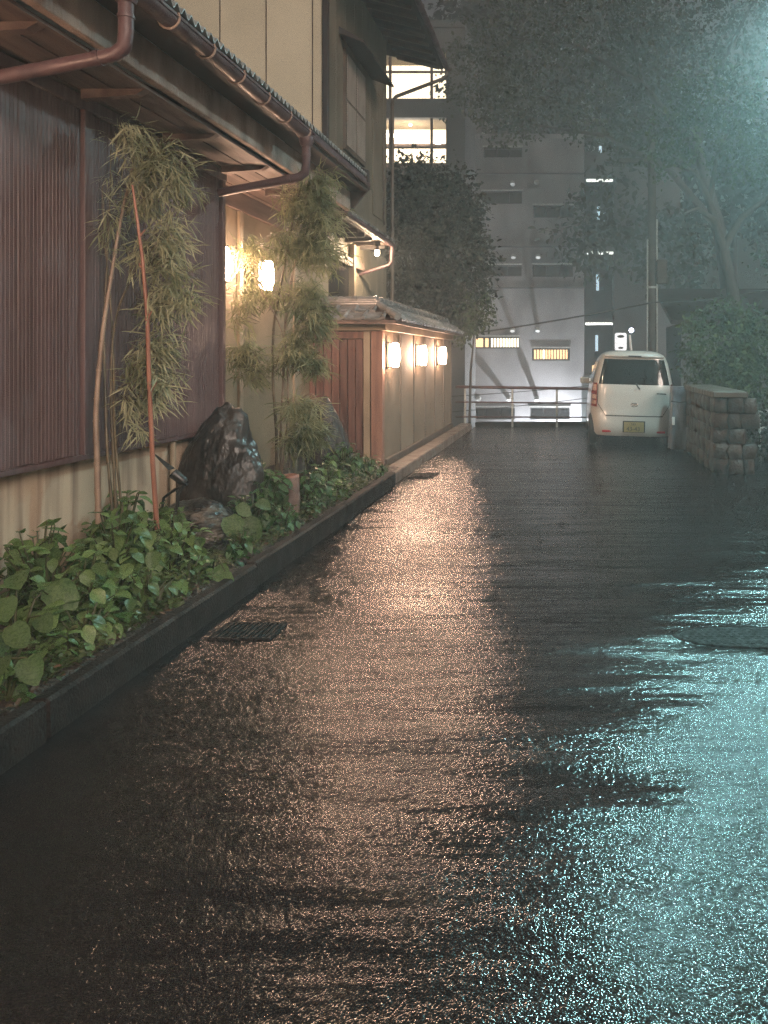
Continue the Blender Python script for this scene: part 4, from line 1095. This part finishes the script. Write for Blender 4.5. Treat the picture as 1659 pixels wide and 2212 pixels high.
Y1 = 4.75
def pp(x, y, Y): return P(x, y, Y)
bamboo('leaning bamboo clump with pale pinkish culm in front of the dark timber wall', (-2.83, 4.7, 0.15),
    [([(-2.83, 4.62, 0.12), pp(210, 1000, 4.64), pp(208, 880, 4.66), pp(222, 720, 4.7), pp(240, 600, 4.74), pp(262, 470, 4.78), pp(288, 360, 4.8)], 0.019, 'culm'),
     ([(-2.76, 4.70, 0.12), pp(234, 1000, 4.7), pp(228, 860, 4.74), pp(225, 700, 4.78), pp(232, 560, 4.8), pp(238, 420, 4.82), pp(240, 320, 4.84)], 0.010, 'culmdark'),
     ([(-2.74, 4.66, 0.12), pp(246, 1000, 4.68), pp(240, 840, 4.7), pp(250, 690, 4.72), pp(290, 590, 4.72), pp(330, 520, 4.72)], 0.011, 'culmdark'),
     ([(-2.71, 4.72, 0.12), pp(250, 960, 4.74), pp(246, 800, 4.76), pp(238, 640, 4.8), pp(225, 500, 4.82), pp(222, 400, 4.82)], 0.009, 'culmdark')],
    [(pp(285, 300, 4.75), (.11, .14, .10), 1.2), (pp(340, 355, 4.72), (.20, .16, .14), 3.0), (pp(390, 395, 4.7), (.10, .12, .08), 1.0), (pp(300, 420, 4.8), (.17, .14, .14), 1.3),
     (pp(370, 500, 4.72), (.11, .14, .12), 1.5), (pp(335, 560, 4.75), (.15, .14, .14), 1.8), (pp(380, 590, 4.72), (.09, .12, .10), 1.0), (pp(408, 650, 4.7), (.07, .10, .05), .6),
     (pp(355, 660, 4.75), (.10, .12, .12), 1.3), (pp(345, 750, 4.75), (.11, .12, .10), 1.3), (pp(315, 790, 4.78), (.14, .12, .10), 1.1), (pp(355, 830, 4.75), (.06, .10, .07), .6),
     (pp(295, 880, 4.78), (.12, .12, .09), 1.0), (pp(250, 480, 4.82), (.10, .1, .22), .7), (pp(305, 930, 4.78), (.06, .08, .05), .35)],
    'bleaf', 520, 0.125, spread=1.3)

bamboo('bushy bamboo clump with drooping green leaves in front of the lantern lit cream wall', (-2.72, 7.05, 0.15),
    [([(-2.72, 7.05, 0.12), pp(598, 960, 7.05), pp(590, 820, 7.06), pp(592, 700, 7.08), pp(610, 600, 7.08), pp(628, 500, 7.1), pp(648, 410, 7.1)], 0.017, 'culmdark'),
     ([(-2.66, 7.12, 0.12), pp(606, 960, 7.1), pp(612, 820, 7.12), pp(618, 680, 7.12), pp(640, 560, 7.1), pp(680, 460, 7.1), pp(700, 400, 7.1)], 0.014, 'culm'),
     ([(-2.69, 7.0, 0.12), pp(616, 960, 7.0), pp(622, 840, 7.02), pp(610, 720, 7.05), pp(560, 620, 7.05), pp(530, 560, 7.05)], 0.010, 'culm'),
     ([(-2.60, 7.1, 0.12), pp(626, 960, 7.1), pp(640, 880, 7.1), pp(670, 850, 7.05), pp(690, 870, 7.0)], 0.009, 'culm')],
    [(pp(690, 395, 7.1), (.16, .2, .10), 1.4), (pp(655, 440, 7.1), (.20, .2, .14), 2.2), (pp(700, 470, 7.1), (.17, .2, .16), 2.0), (pp(640, 520, 7.1), (.18, .2, .12), 1.5), (pp(700, 555, 7.08), (.16, .2, .12), 1.5),
     (pp(545, 545, 7.05), (.20, .15, .10), .9), (pp(540, 640, 7.05), (.20, .15, .10), .9), (pp(660, 640, 7.05), (.17, .2, .13), 1.7), (pp(690, 690, 7.05), (.13, .2, .13), 1.3), (pp(640, 750, 7.05), (.15, .2, .14), 1.7), (pp(685, 790, 7.02), (.09, .15, .08), .7),
     (pp(520, 760, 7.05), (.14, .15, .09), .7), (pp(555, 810, 7.05), (.10, .12, .07), .5), (pp(515, 690, 7.05), (.09, .12, .06), .3), (pp(650, 880, 7.0), (.16, .2, .08), 1.6), (pp(680, 930, 6.98), (.10, .18, .14), 1.3), (pp(640, 950, 7.0), (.12, .18, .12), 1.2)],
    'bleaf2', 1250, 0.14, spread=1.45)

def stake():
    o = thing('garden_stake', 'slender red brown wooden stake leaning in front of the pale bamboo clump', 'stake', (-2.55, 4.72, 0.1))
    pts = [(-2.55, 4.74, 0.10), pp(342, 1180, 4.72), pp(330, 1000, 4.66), pp(322, 820, 4.62), pp(318, 680, 4.6), pp(308, 560, 4.58), pp(296, 470, 4.57), pp(286, 400, 4.56)]
    MB().tube(pts, [.016, .015, .0145, .013, .012, .010, .008, .006], 8).build('stick', 'stake', o)
    k = MB()
    for p, d in ((pp(319, 690, 4.6), (0.03, -0.01, 0.05)), (pp(311, 590, 4.58), (-0.03, 0, 0.06)), (pp(324, 850, 4.62), (0.04, 0, 0.07)), (pp(303, 510, 4.57), (0.03, 0, 0.04))):
        k.tube([p, p + Vector(d)], [.006, .003], 6)
    k.build('twig_stub', 'stake', o)
stake()

# ------------------------------------------------------------------ rocks
def rock(label, base, size, seed, mat, twist=0.0, fold=0.22, group=None, shape=None):
    bm = bmesh.new(); bmesh.ops.create_icosphere(bm, subdivisions=5, radius=1)
    off = Vector((seed * 3.1, seed * 1.7, seed * 0.9))
    for v in bm.verts:
        c = v.co.copy()
        r = 1 + 0.38 * noise.noise(c * 1.1 + off) + fold * noise.ridged_multi_fractal(c * 1.3 + off, 0.9, 2.1, 4, 0.9, 2.0) * 0.35 + 0.06 * noise.noise(c * 5 + off) + 0.025 * noise.noise(c * 13 + off)
        q = c * r
        if shape: q = shape(q)
        h = (q.z + 1) / 2
        q.x, q.y = q.x * math.cos(twist * h) - q.y * math.sin(twist * h), q.x * math.sin(twist * h) + q.y * math.cos(twist * h)
        v.co = Vector((q.x * size[0] / 2, q.y * size[1] / 2, (q.z + 0.75) * size[2] / 1.9))
    bm.verts.index_update()
    me = bpy.data.meshes.new('garden_rock'); bm.to_mesh(me); bm.free()
    me.polygons.foreach_set('use_smooth', [True] * len(me.polygons)); me.materials.append(MT[mat])
    o = bpy.data.objects.new('garden_rock', me); col.objects.link(o); o.location = base
    return tag(o, label, 'rock', group or 'garden rocks')
def lean(q):
    k = 1.0 - 0.30 * max(-0.6, q.z); return Vector((q.x * k + 0.14 * q.z, q.y * k, q.z))
def spire(q):
    k = 1.0 - 0.55 * max(-0.7, q.z); return Vector((q.x * k - 0.15 * q.z, q.y * k, q.z))
rock('tall folded dark wet rock standing at the end of the timber wall', (-2.78, 6.2, 0.08), (0.66, 0.52, 1.04), 4, 'rock', 0.5, 0.34, shape=lean)
rock('narrow upright dark stone in front of the red plank gate', (-2.72, 8.55, 0.10), (0.42, 0.4, 1.02), 9, 'rock', 0.2, 0.2, shape=spire)
rock('low veined grey rock among the shrub leaves before the tall rock', (-2.66, 5.45, 0.12), (0.46, 0.40, 0.40), 14, 'rockveined', 0.3, 0.30)

def post_stump():
    p = (-2.36, 6.46, 0.10)
    t = thing('wooden_bollard', 'short weathered wooden post with reddish cut top among dark green leaves', 'post', p)
    MB().lathe([(0.075, 0.0), (0.074, 0.2), (0.072, 0.38), (0.068, 0.395)], p, 16).build('shaft', 'soffit', t)
    MB().lathe([(0.070, 0.395), (0.066, 0.412), (0.050, 0.420), (0.045, 0.405), (0.0, 0.400)], p, 16).build('cut_top', 'stake', t)
post_stump()

def garden_spot():
    p = pp(384, 1030, 5.35)
    t = thing('garden_spotlight', 'small black garden spotlight tilted up beside the low veined rock', 'spotlight', (p.x, p.y, 0.14))
    d = Vector((-0.72, -0.1, 0.62)).normalized()
    MB().tube([p - d * 0.07, p - d * 0.05, p + d * 0.035], [0.020, 0.032, 0.036], 12, False).build('lamp_head', 'black', t)
    MB().tube([p + d * 0.032, p + d * 0.042], [0.033, 0.033], 12).build('lens', 'darkpane', t)
    v = MB(); q = p + d * 0.05
    v.add([q + Vector((0, -0.045, 0.02)), q + Vector((0, 0.045, 0.02)), q + d * 0.15 + Vector((0, 0.012, 0.03)), q + d * 0.15 + Vector((0, -0.012, 0.03))], [(0, 1, 2, 3)])
    v.build('glare_shield', 'black', t)
    MB().tube([p - d * 0.06, p + Vector((0.0, 0, -0.12)), Vector((p.x - 0.02, p.y, 0.10))], 0.012, 8).build('spike', 'black', t)
    c = MB().tube([p - d * 0.08, p + Vector((-0.05, 0.05, -0.10)), p + Vector((-0.14, 0.08, -0.16)), p + Vector((-0.16, 0.08, -0.30))], 0.010, 6); c.build('lamp_cord', 'black', t)
garden_spot()

# ------------------------------------------------------------------ leafy plants: every leaf is its own part
def leaf_mesh(name, mat, wd, fold, droop, kind, seed):
    v, f = leaf_template(1.0, wd, fold, droop, kind)
    r = random.Random(seed)
    # cross subdivide by a slight wave so that the blades are not identical
    m = MB().add([(x + r.uniform(-.02, .02) * wd, y, z + r.uniform(-.025, .025)) for x, y, z in v], f, True)
    me = m.mesh(name, fix=False); me.materials.append(MT[mat]); return me
LM = [leaf_mesh('leaf', 'leaf', 0.60 + 0.06 * k, 0.10 + 0.04 * k, 0.15 + 0.12 * k, 'ovate', k) for k in range(4)]
LD = [leaf_mesh('leaf', 'leafdark', 0.50 + 0.06 * k, 0.10 + 0.04 * k, 0.15 + 0.12 * k, 'ovate', 20 + k) for k in range(4)]
LB = [leaf_mesh('leaf', 'bigleaf', 0.72 + 0.06 * k, 0.08 + 0.05 * k, 0.15 + 0.10 * k, 'round', 40 + k) for k in range(3)]

def orient(d, up):
    d = Vector(d).normalized(); n = Vector(up); n = (n - n.dot(d) * d)
    if n.length < 1e-3: n = Vector((1, 0, 0)) - d.x * d
    n.normalize(); x = d.cross(n)
    return Matrix((x, d, n)).transposed().to_euler()

def shrub(label, base, rad, h, n, meshes, size, name='shrub', group='broad leaved shrubs in the garden bed'):
    base = Vector(base)
    t = thing(name, label, 'shrub', base, group)
    st = MB()
    rr = random.Random(int(abs(base.x * 971 + base.y * 613)))
    tips = []
    ns = max(5, n // 5)
    for k in range(ns):
        a = rr.uniform(0, 2 * math.pi); f = math.sqrt(rr.random())
        tip = base + Vector((math.cos(a) * f * rad[0], math.sin(a) * f * rad[1], h * (1 - 0.45 * f * f) * rr.uniform(0.75, 1.08)))
        st.tube([base + Vector((math.cos(a) * f * rad[0] * .3, math.sin(a) * f * rad[1] * .3, 0)), base.lerp(tip, 0.6) + Vector((0, 0, h * .1)), tip], [.006, .005, .003], 5)
        tips.append((tip, a, f))
    st.build('stem', 'stem', t)
    c = 0
    while c < n:
        tip, a, f = tips[c % ns]
        lv = (c // ns)                                 # whorl number down the stem
        ang = a + lv * 1.9 + rr.uniform(-.5, .5) + c * 0.4
        p = tip + Vector((0, 0, -0.035 * lv * rr.uniform(.6, 1.3))) + (base - tip) * 0.02 * lv
        tilt = -0.45 - 0.12 * lv + rr.uniform(-0.35, 0.45) if lv else rr.uniform(-0.1, 0.5)
        d = Vector((math.cos(ang), math.sin(ang), tilt))
        up = Vector((rr.uniform(-.3, .3), rr.uniform(-.5, .1), 1))
        s = size * rr.uniform(0.6, 1.2) * (0.75 if lv == 0 else 1)
        place(rr.choice(meshes), 'leaf', t, p, orient(d, up), (s, s, s))
        c += 1
    return t

SH = [  # label, x, y, rx, ry, h, n, mesh, size
    ('leafy shrub at the left edge of the picture against the stucco wall', -2.86, 3.50, .22, .26, .40, 85, LM, .115),
    ('broad leaved shrub low at the left edge near the kerb', -2.48, 2.95, .24, .26, .36, 80, LM, .130),
    ('leafy shrub below the rain streaked stucco, left of the bamboo culms', -2.78, 4.02, .22, .24, .44, 95, LM, .105),
    ('dense glossy shrub in front of the foot of the pale bamboo', -2.62, 4.42, .24, .24, .47, 105, LM, .100),
    ('leafy shrub hugging the wall behind the bamboo culms', -2.88, 4.95, .16, .26, .48, 75, LM, .100),
    ('pale green shrub at the foot of the red brown stake', -2.46, 4.72, .22, .22, .36, 85, LM, .095),
    ('broad leaved shrub on the kerb side below the bamboo', -2.40, 3.75, .20, .26, .36, 80, LM, .115),
    ('shrub tuft beside the black garden spotlight', -2.74, 5.20, .18, .20, .36, 60, LM, .095),
    ('dark green shrub spreading round the wooden post', -2.50, 6.20, .24, .34, .46, 100, LD, .100),
    ('dark green shrub between the low veined rock and the kerb', -2.40, 5.75, .18, .26, .34, 70, LD, .095),
    ('dark shrub just beyond the wooden post', -2.42, 6.95, .20, .28, .34, 75, LD, .090),
    ('bright green shrub below the drooping bamboo leaves', -2.44, 7.60, .18, .30, .32, 75, LM, .085),
    ('dark leafy shrub before the red plank gate', -2.46, 8.30, .22, .30, .42, 90, LD, .095),
    ('small shrub spilling towards the landing slab by the gate', -2.32, 8.80, .14, .20, .26, 50, LD, .085),
]
SH += [
    ('low leafy tuft at the kerb below the big leaf, left picture edge', -2.26, 3.05, .09, .22, .20, 45, LM, .085),
    ('low green tuft at the kerb left of the drain grating', -2.26, 3.55, .09, .22, .22, 45, LM, .085),
    ('low green tuft at the kerb just above the drain grating', -2.26, 4.10, .09, .24, .22, 45, LM, .080),
    ('small light green tuft at the kerb beside the hanging leaf', -2.26, 4.55, .09, .20, .20, 40, LM, .080),
    ('low kerb side tuft under the large pale leaves', -2.25, 5.25, .09, .26, .18, 40, LD, .080),
    ('low dark tuft at the kerb in front of the wooden post', -2.25, 6.00, .09, .28, .20, 40, LD, .080),
    ('low kerb side tuft past the wooden post', -2.25, 6.75, .09, .28, .18, 40, LD, .075),
    ('low kerb side tuft below the second bamboo', -2.25, 7.45, .09, .28, .18, 40, LM, .070),
]
for lb, x, y, rx, ry, h, n, ms, s in SH: shrub(lb, (x, y, 0.13), (rx, ry), h * 1.12, int(n * 2.3), ms, s * 0.95)

def big_leaf_plant(label, base, leaves):
    base = Vector(base)
    t = thing('leopard_plant', label, 'plant', base, 'big leaved plants in the garden bed')
    for p, d, s in leaves:
        p = Vector(p)
        MB().tube([base, base.lerp(p, .55) + Vector((0, 0, .08)), p], [.006, .005, .004], 6).build('leaf_stalk', 'stem', t)
        place(random.choice(LB), 'leaf', t, p, orient(d, (0.1, -0.75, 0.65)), (s, s, s))
big_leaf_plant('plant with two large pale round leaves drooping over the kerb', (-2.42, 5.55, 0.15),
    [(pp(532, 1118, 5.45), (.35, -.2, -.75), .19), (pp(495, 1115, 5.4), (.45, -.3, -.7), .17), (pp(515, 1090, 5.5), (.5, -.2, -.4), .12), (pp(470, 1105, 5.45), (-.1, -.5, -.6), .12), (pp(555, 1085, 5.6), (.6, 0, -.2), .10)])
big_leaf_plant('plant with a wide olive leaf turned to the road at the left', (-2.50, 3.45, 0.15),
    [(pp(110, 1262, 3.6), (.75, -.3, -.45), .17), (pp(40, 1240, 3.5), (.3, -.5, -.05), .13), (pp(15, 1290, 3.3), (.3, -.5, -.4), .12), (pp(90, 1330, 3.4), (.5, -.5, -.3), .10), (pp(170, 1245, 3.75), (.8, 0, -.2), .10)])
big_leaf_plant('single dark leaf hanging down over the kerb face', (-2.22, 4.75, 0.16), [(pp(487, 1235, 4.70), (-.08, -.45, -.85), .17), (pp(470, 1222, 4.72), (.3, -.2, -.2), .11)])
big_leaf_plant('big leaved plant low at the left picture edge above the ground cover', (-2.40, 2.95, 0.15),
    [(pp(25, 1350, 3.0), (.6, -.4, -.4), .12), (pp(60, 1420, 2.95), (.5, -.5, -.5), .11), (pp(5, 1420, 2.9), (.2, -.6, -.2), .10)])

def fern(label, base, n, ln):
    base = Vector(base)
    t = thing('fern', label, 'fern', base, 'ferns in the garden bed')
    tv, tf = leaf_template(1.0, 0.22, 0.1, 0.15, 'lance')
    for k in range(n):
        a = 2 * math.pi * k / n + random.uniform(-.2, .2)
        out = Vector((math.cos(a), math.sin(a), 0))
        pts = [base + out * ln * f + Vector((0, 0, ln * (0.75 * f - 0.85 * f * f))) for f in np.linspace(0, 1, 9)]
        pos, dr, nm, sz = [], [], [], []
        for i in range(1, 9):
            for s in (-1, 1):
                for q in (0, .5):
                    p = pts[i - 1].lerp(pts[i], q)
                    pos.append(p); dr.append(out.cross(Vector((0, 0, 1))) * s + out * .45); nm.append((0, 0, 1)); sz.append(ln * 0.30 * (1 - (i / 9.5)) + .012)
        fr = scatter('frond', tv, tf, pos, dr, nm, sz, 'fern', t)
        MB().tube(pts, .0025, 4).build('frond_rib', 'stem', fr)
fern('yellow green fern below the red brown stake', (-2.36, 4.92, 0.16), 10, 0.22)
fern('small fern near the kerb at the left', (-2.32, 3.72, 0.16), 8, 0.15)
fern('small fern beside the big drooping leaves', (-2.44, 5.15, 0.16), 8, 0.18)

def ground_cover():
    N = 9000
    y = rng.uniform(2.2, 9.2, N) ** 1.0
    x = -2.17 - np.abs(rng.normal(size=N)) * 0.16
    keep = (x > -2.75)
    x, y = x[keep], y[keep]
    dens = np.array([noise.noise((a * 2.5, b * 1.3, 5.0)) for a, b in zip(x, y)])
    kp = (dens > -0.22); x, y = x[kp], y[kp]
    n = len(x)
    z = 0.150 + rng.random(n) ** 2 * 0.085 * (1 + 0.8 * (x < -2.25))
    a = rng.uniform(0, 2 * np.pi, n)
    d = np.stack([np.cos(a), np.sin(a), rng.uniform(-.6, .6, n)], 1)
    nm = np.stack([rng.normal(size=n) * .4, rng.normal(size=n) * .4 - .3, np.ones(n)], 1)
    o = scatter('ground_cover', *leaf_template(1.0, 0.55, 0.1, 0.2, 'ovate'), np.stack([x, y, z], 1), d, nm, rng.uniform(.014, .036, n), 'cover')
    struct(o, 'stuff')
    n = 1500
    x = rng.uniform(-2.40, -2.15, n); y = rng.uniform(2.2, 9.0, n)
    a = rng.uniform(0, 2 * np.pi, n)
    d = np.stack([np.cos(a), np.sin(a), rng.uniform(-.3, .3, n)], 1)
    o = scatter('leaf_litter', *leaf_template(1.0, 0.5, 0.15, 0.2, 'ovate'), np.stack([x, y, 0.150 + rng.random(n) * .025], 1), d, np.stack([rng.normal(size=n) * .3, rng.normal(size=n) * .3, np.ones(n)], 1), rng.uniform(.015, .045, n), 'litter')
    struct(o, 'stuff')
    n = 2200
    x = rng.uniform(-2.75, -2.16, n); y = rng.uniform(2.2, 8.6, n); a = rng.uniform(0, 2 * np.pi, n)
    d = np.stack([np.cos(a) * .7, np.sin(a) * .7, rng.uniform(.3, 1.2, n)], 1)
    o = scatter('grass', *leaf_template(1.0, 0.05, 0.1, 0.5, 'lance'), np.stack([x, y, np.full(n, .145)], 1), d, np.stack([np.cos(a) * -.5, np.sin(a) * -.5, np.ones(n)], 1), rng.uniform(.05, .13, n), 'cover')
    struct(o, 'stuff')
ground_cover()

# ------------------------------------------------------------------ trees
def tree(name, label, base, limbs, blobs, nleaf, leaf, mat, group=None, cat='tree', tmpl=OVATE):
    base = Vector(base)
    t = thing(name, label, cat, base, group)
    tr = MB()
    for pts, r0, r1 in limbs:
        n = len(pts); tr.tube(pts, [r0 + (r1 - r0) * i / (n - 1) for i in range(n)], 8)
    tr.build('trunk', 'bark', t)
    tot = sum(b[1][0] * b[1][1] * b[1][2] for b in blobs)
    pos, dr, nm, sz = [], [], [], []
    for c, r in blobs:
        c = np.array(c); r = np.array(r); k = int(nleaf * r.prod() / tot)
        # twig clumps inside the blob, then leaves round each twig
        nc = max(6, k // 14)
        q = rng.normal(size=(nc, 3)); q /= np.linalg.norm(q, axis=1, keepdims=True)
        q *= (0.45 + 0.62 * rng.random((nc, 1)) ** 0.7)
        cl = c + q * r
        idx = rng.integers(0, nc, k)
        pos.append(cl[idx] + rng.normal(size=(k, 3)) * leaf * 1.15)
        d = q[idx] + rng.normal(size=(k, 3)) * 0.8 + np.array([0, 0, -0.25]); dr.append(d)
        nm.append(q[idx] * 0.6 + rng.normal(size=(k, 3)) * 0.5 + np.array([0, 0, 0.6])); sz.append(leaf * rng.uniform(.6, 1.3, k))
    cr = scatter('crown', *tmpl, np.concatenate(pos), np.concatenate(dr), np.concatenate(nm), np.concatenate(sz), mat, t)
    return t

tree('evergreen_tree', 'dark glossy evergreen tree behind the tiled garden wall', (-2.95, 16.4, -0.2),
    [([(-2.95, 16.4, -3.0), (-2.93, 16.4, 1.5), (-2.9, 16.4, 3.2), (-2.95, 16.4, 4.8)], .13, .03), ([(-2.93, 16.4, 2.0), (-2.4, 16.3, 3.0), (-2.1, 16.3, 3.6)], .05, .015), ([(-2.93, 16.4, 2.4), (-3.5, 16.5, 3.4), (-3.8, 16.6, 4.2)], .05, .015)],
    [((-2.95, 16.4, 4.7), (.95, .8, .95)), ((-2.55, 16.3, 3.6), (.85, .75, .9)), ((-3.5, 16.5, 3.9), (.75, .7, 1.2)), ((-2.3, 16.1, 2.6), (.62, .6, .62)), ((-2.9, 16.2, 2.6), (.8, .7, .7)), ((-3.4, 16.4, 5.2), (.6, .6, .6)), ((-2.35, 16.4, 4.7), (.5, .5, .6))],
    15000, 0.105, 'treeleaf')
tree('lamplit_leaves', 'paler leaves standing for lamp light on the evergreen, overhanging the far end of the tiled wall', (-2.0, 15.9, -3.0),  # lamp light on the tree's lower edge, put into paler leaves
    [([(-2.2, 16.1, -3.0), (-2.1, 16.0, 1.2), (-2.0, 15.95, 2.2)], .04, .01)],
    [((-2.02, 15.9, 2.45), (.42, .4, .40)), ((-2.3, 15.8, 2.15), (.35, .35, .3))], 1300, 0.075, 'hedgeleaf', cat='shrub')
# round hedge and branching tree on the right
tree('round_hedge', 'rounded green hedge bush rising behind the low stone wall', (2.75, 13.6, 0.0),
    [([(2.8, 13.8, 0.0), (2.8, 13.8, 1.2)], .07, .03), ([(3.4, 13.9, 0), (3.4, 13.9, 1.0)], .05, .02)],
    [((2.65, 13.5, 1.75), (.75, .7, .75)), ((3.35, 13.7, 1.65), (.7, .7, .75)), ((2.35, 13.2, 1.15), (.45, .45, .40)), ((3.0, 13.2, 1.1), (.55, .5, .45))], 6500, 0.075, 'hedgeleaf', cat='hedge')
tree('low_hedge', 'low dark clipped hedge beyond the end of the stone wall', (3.4, 11.4, 0.0),
    [([(2.9, 11.4, 0.0), (2.9, 11.4, 0.5)], .03, .015), ([(3.9, 11.4, 0), (3.9, 11.4, 0.5)], .03, .015), ([(4.9, 11.4, 0), (4.9, 11.4, 0.5)], .03, .015)],
    [((2.75, 11.4, 0.45), (.42, .35, .45)), ((3.4, 11.4, 0.5), (.5, .35, .48)), ((4.1, 11.4, 0.45), (.5, .35, .46)), ((4.9, 11.4, 0.48), (.5, .35, .46))], 4500, 0.06, 'treeleaf', cat='hedge')
tree('spreading_tree', 'spreading tree with forked bare limbs above the hedge', (3.95, 17.0, -0.2),
    [([(3.95, 17.0, -3), (3.85, 17, 1.0), (3.55, 17, 3.0), (3.35, 17, 3.9)], .20, .12), ([(3.35, 17, 3.9), (3.15, 16.9, 4.5), (2.75, 16.8, 4.75), (2.4, 16.6, 4.6)], .10, .03), ([(3.35, 17, 3.9), (3.05, 17, 4.9), (2.75, 17.0, 5.6), (2.3, 17, 5.75)], .11, .03), ([(3.35, 17, 3.9), (3.75, 17, 4.6), (4.3, 16.9, 5.0), (5.0, 16.8, 5.5)], .10, .03), ([(3.05, 17, 4.9), (3.2, 17.1, 5.9), (3.6, 17.2, 6.8)], .07, .02)],
    [((2.6, 16.8, 6.3), (1.1, .8, .6)), ((4.2, 16.9, 5.9), (1.0, .8, .7)), ((5.4, 17, 5.2), (1.0, .9, .9)), ((3.4, 17.3, 7.3), (1.2, .9, .7)), ((4.9, 16.6, 3.7), (.9, .7, .6)), ((1.9, 16.9, 5.7), (.5, .5, .3))], 5200, 0.10, 'hedgeleaf')

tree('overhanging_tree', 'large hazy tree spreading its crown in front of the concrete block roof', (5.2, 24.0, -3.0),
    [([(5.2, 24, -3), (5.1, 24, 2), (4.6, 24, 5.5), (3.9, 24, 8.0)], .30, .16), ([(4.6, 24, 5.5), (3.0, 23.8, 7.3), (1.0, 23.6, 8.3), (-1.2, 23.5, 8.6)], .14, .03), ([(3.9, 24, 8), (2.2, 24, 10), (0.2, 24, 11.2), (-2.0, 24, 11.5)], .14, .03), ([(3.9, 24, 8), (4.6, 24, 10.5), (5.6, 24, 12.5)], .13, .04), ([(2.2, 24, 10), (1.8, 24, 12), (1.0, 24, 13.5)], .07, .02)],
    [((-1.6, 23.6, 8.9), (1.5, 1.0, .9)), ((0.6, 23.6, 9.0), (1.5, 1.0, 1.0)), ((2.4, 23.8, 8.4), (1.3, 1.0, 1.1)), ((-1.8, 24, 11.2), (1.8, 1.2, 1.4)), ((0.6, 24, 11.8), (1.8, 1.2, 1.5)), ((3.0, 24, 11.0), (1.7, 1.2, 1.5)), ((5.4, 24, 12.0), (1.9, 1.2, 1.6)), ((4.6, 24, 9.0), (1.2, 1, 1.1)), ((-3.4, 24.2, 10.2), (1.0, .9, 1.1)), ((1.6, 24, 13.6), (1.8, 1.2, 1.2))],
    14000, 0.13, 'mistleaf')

HT = [  # x pixel, y pixel of crown centre, depth, radius
    (1090, 190, 42, 4.2, 'hazy round tree on the hill above the concrete block roof'), (1230, 120, 46, 4.8, 'tall hazy tree rising behind the middle of the concrete block'), (1180, 260, 38, 3.0, 'hazy low tree directly behind the block parapet'),
    (1370, 250, 40, 4.0, 'hazy tree behind the stair tower of the block'), (1000, 60, 48, 5.0, 'hazy tree at the top beside the upper eave'), (1480, 330, 36, 3.2, 'hazy tree left above the forked tree'),
    (1580, 420, 33, 3.2, 'hazy tree behind the forked limbs at the right'), (1320, 380, 37, 2.2, 'hazy small tree behind the utility pole'), (1660, 300, 36, 3.4, 'hazy tree at the right picture edge'), (1120, 40, 54, 5.5, 'faint tree highest on the hill at the top'),
    (1330, 60, 56, 5.5, 'faint tree high on the hill right of the top centre'), (1460, 560, 30, 2.6, 'hazy bush mass behind the utility pole foot')]
for x, y, Y, r, lb in HT:
    c = P(x, y, Y)
    g = -3.0
    bl = [((c.x + rng.normal() * r * .45, c.y + rng.normal() * r * .3, c.z + rng.normal() * r * .35), (r * rng.uniform(.45, .7), r * .5, r * rng.uniform(.4, .6))) for _ in range(7)]
    tree('hill_tree', lb, (c.x, c.y, g), [([(c.x, c.y, g), (c.x + .2, c.y, (c.z + g) / 2), (c.x, c.y, c.z + r * .4)], .35, .08), ([(c.x, c.y, c.z - r * .6), (c.x + r * .5, c.y, c.z + r * .1)], .12, .04), ([(c.x, c.y, c.z - r * .5), (c.x - r * .5, c.y, c.z + r * .2)], .12, .04)], bl, 2600, 0.26 * (r / 4) + .1, 'farleaf', 'trees on the misty hill')

# low dark shed roof behind the hedge
def shed():
    t = thing('low_shed', 'low shed with a dark sloping roof behind the hedge', 'shed', (5.0, 19.5, 0))
    MB().box((2.7, 19.0, -3.0), (9.0, 22, 2.35)).build('wall', 'greywall', t)
    MB().prism([(18.6, 2.30), (18.6, 2.40), (22.4, 3.5), (22.4, 3.38)], 'x', 2.4, 9.4).build('roof', 'core', t)
    MB().box((3.6, 18.985, 0.9), (4.6, 18.998, 1.9)).build('window', 'darkpane', t)
shed()

def low_barrier():
    t = thing('pipe_barrier', 'low pale pipe barrier beyond the end of the stone wall', 'barrier', (3.9, 13.0, 0))
    for x in (3.15, 4.1, 5.05): MB().tube([(x, 12.9, 0), (x, 12.9, 0.62)], 0.024, 8).build('post', 'galv', t)
    for z in (0.60, 0.32): MB().tube([(3.15, 12.9, z), (5.05, 12.9, z)], 0.020, 8).build('rail', 'galv', t)
low_barrier()

# ------------------------------------------------------------------ mist
def haze():
    m = MB().box((-82, -8.6, -4.2), (82, 130, 54)); o = m.build('haze', 'white')
    mt = bpy.data.materials.new('rain_mist'); mt.use_nodes = True; mt.cycles.homogeneous_volume = True
    nt, N, L = nodes_of(mt)
    N.remove(N['Principled BSDF'])
    v = N.new('ShaderNodeVolumePrincipled'); v.inputs['Color'].default_value = (0.86, 0.90, 0.92, 1); v.inputs['Density'].default_value = 0.0098
    v.inputs['Anisotropy'].default_value = 0.25
    L.new(v.outputs[0], N['Material Output'].inputs['Volume'])
    o.data.materials.clear(); o.data.materials.append(mt)
    struct(o, 'stuff')
haze()
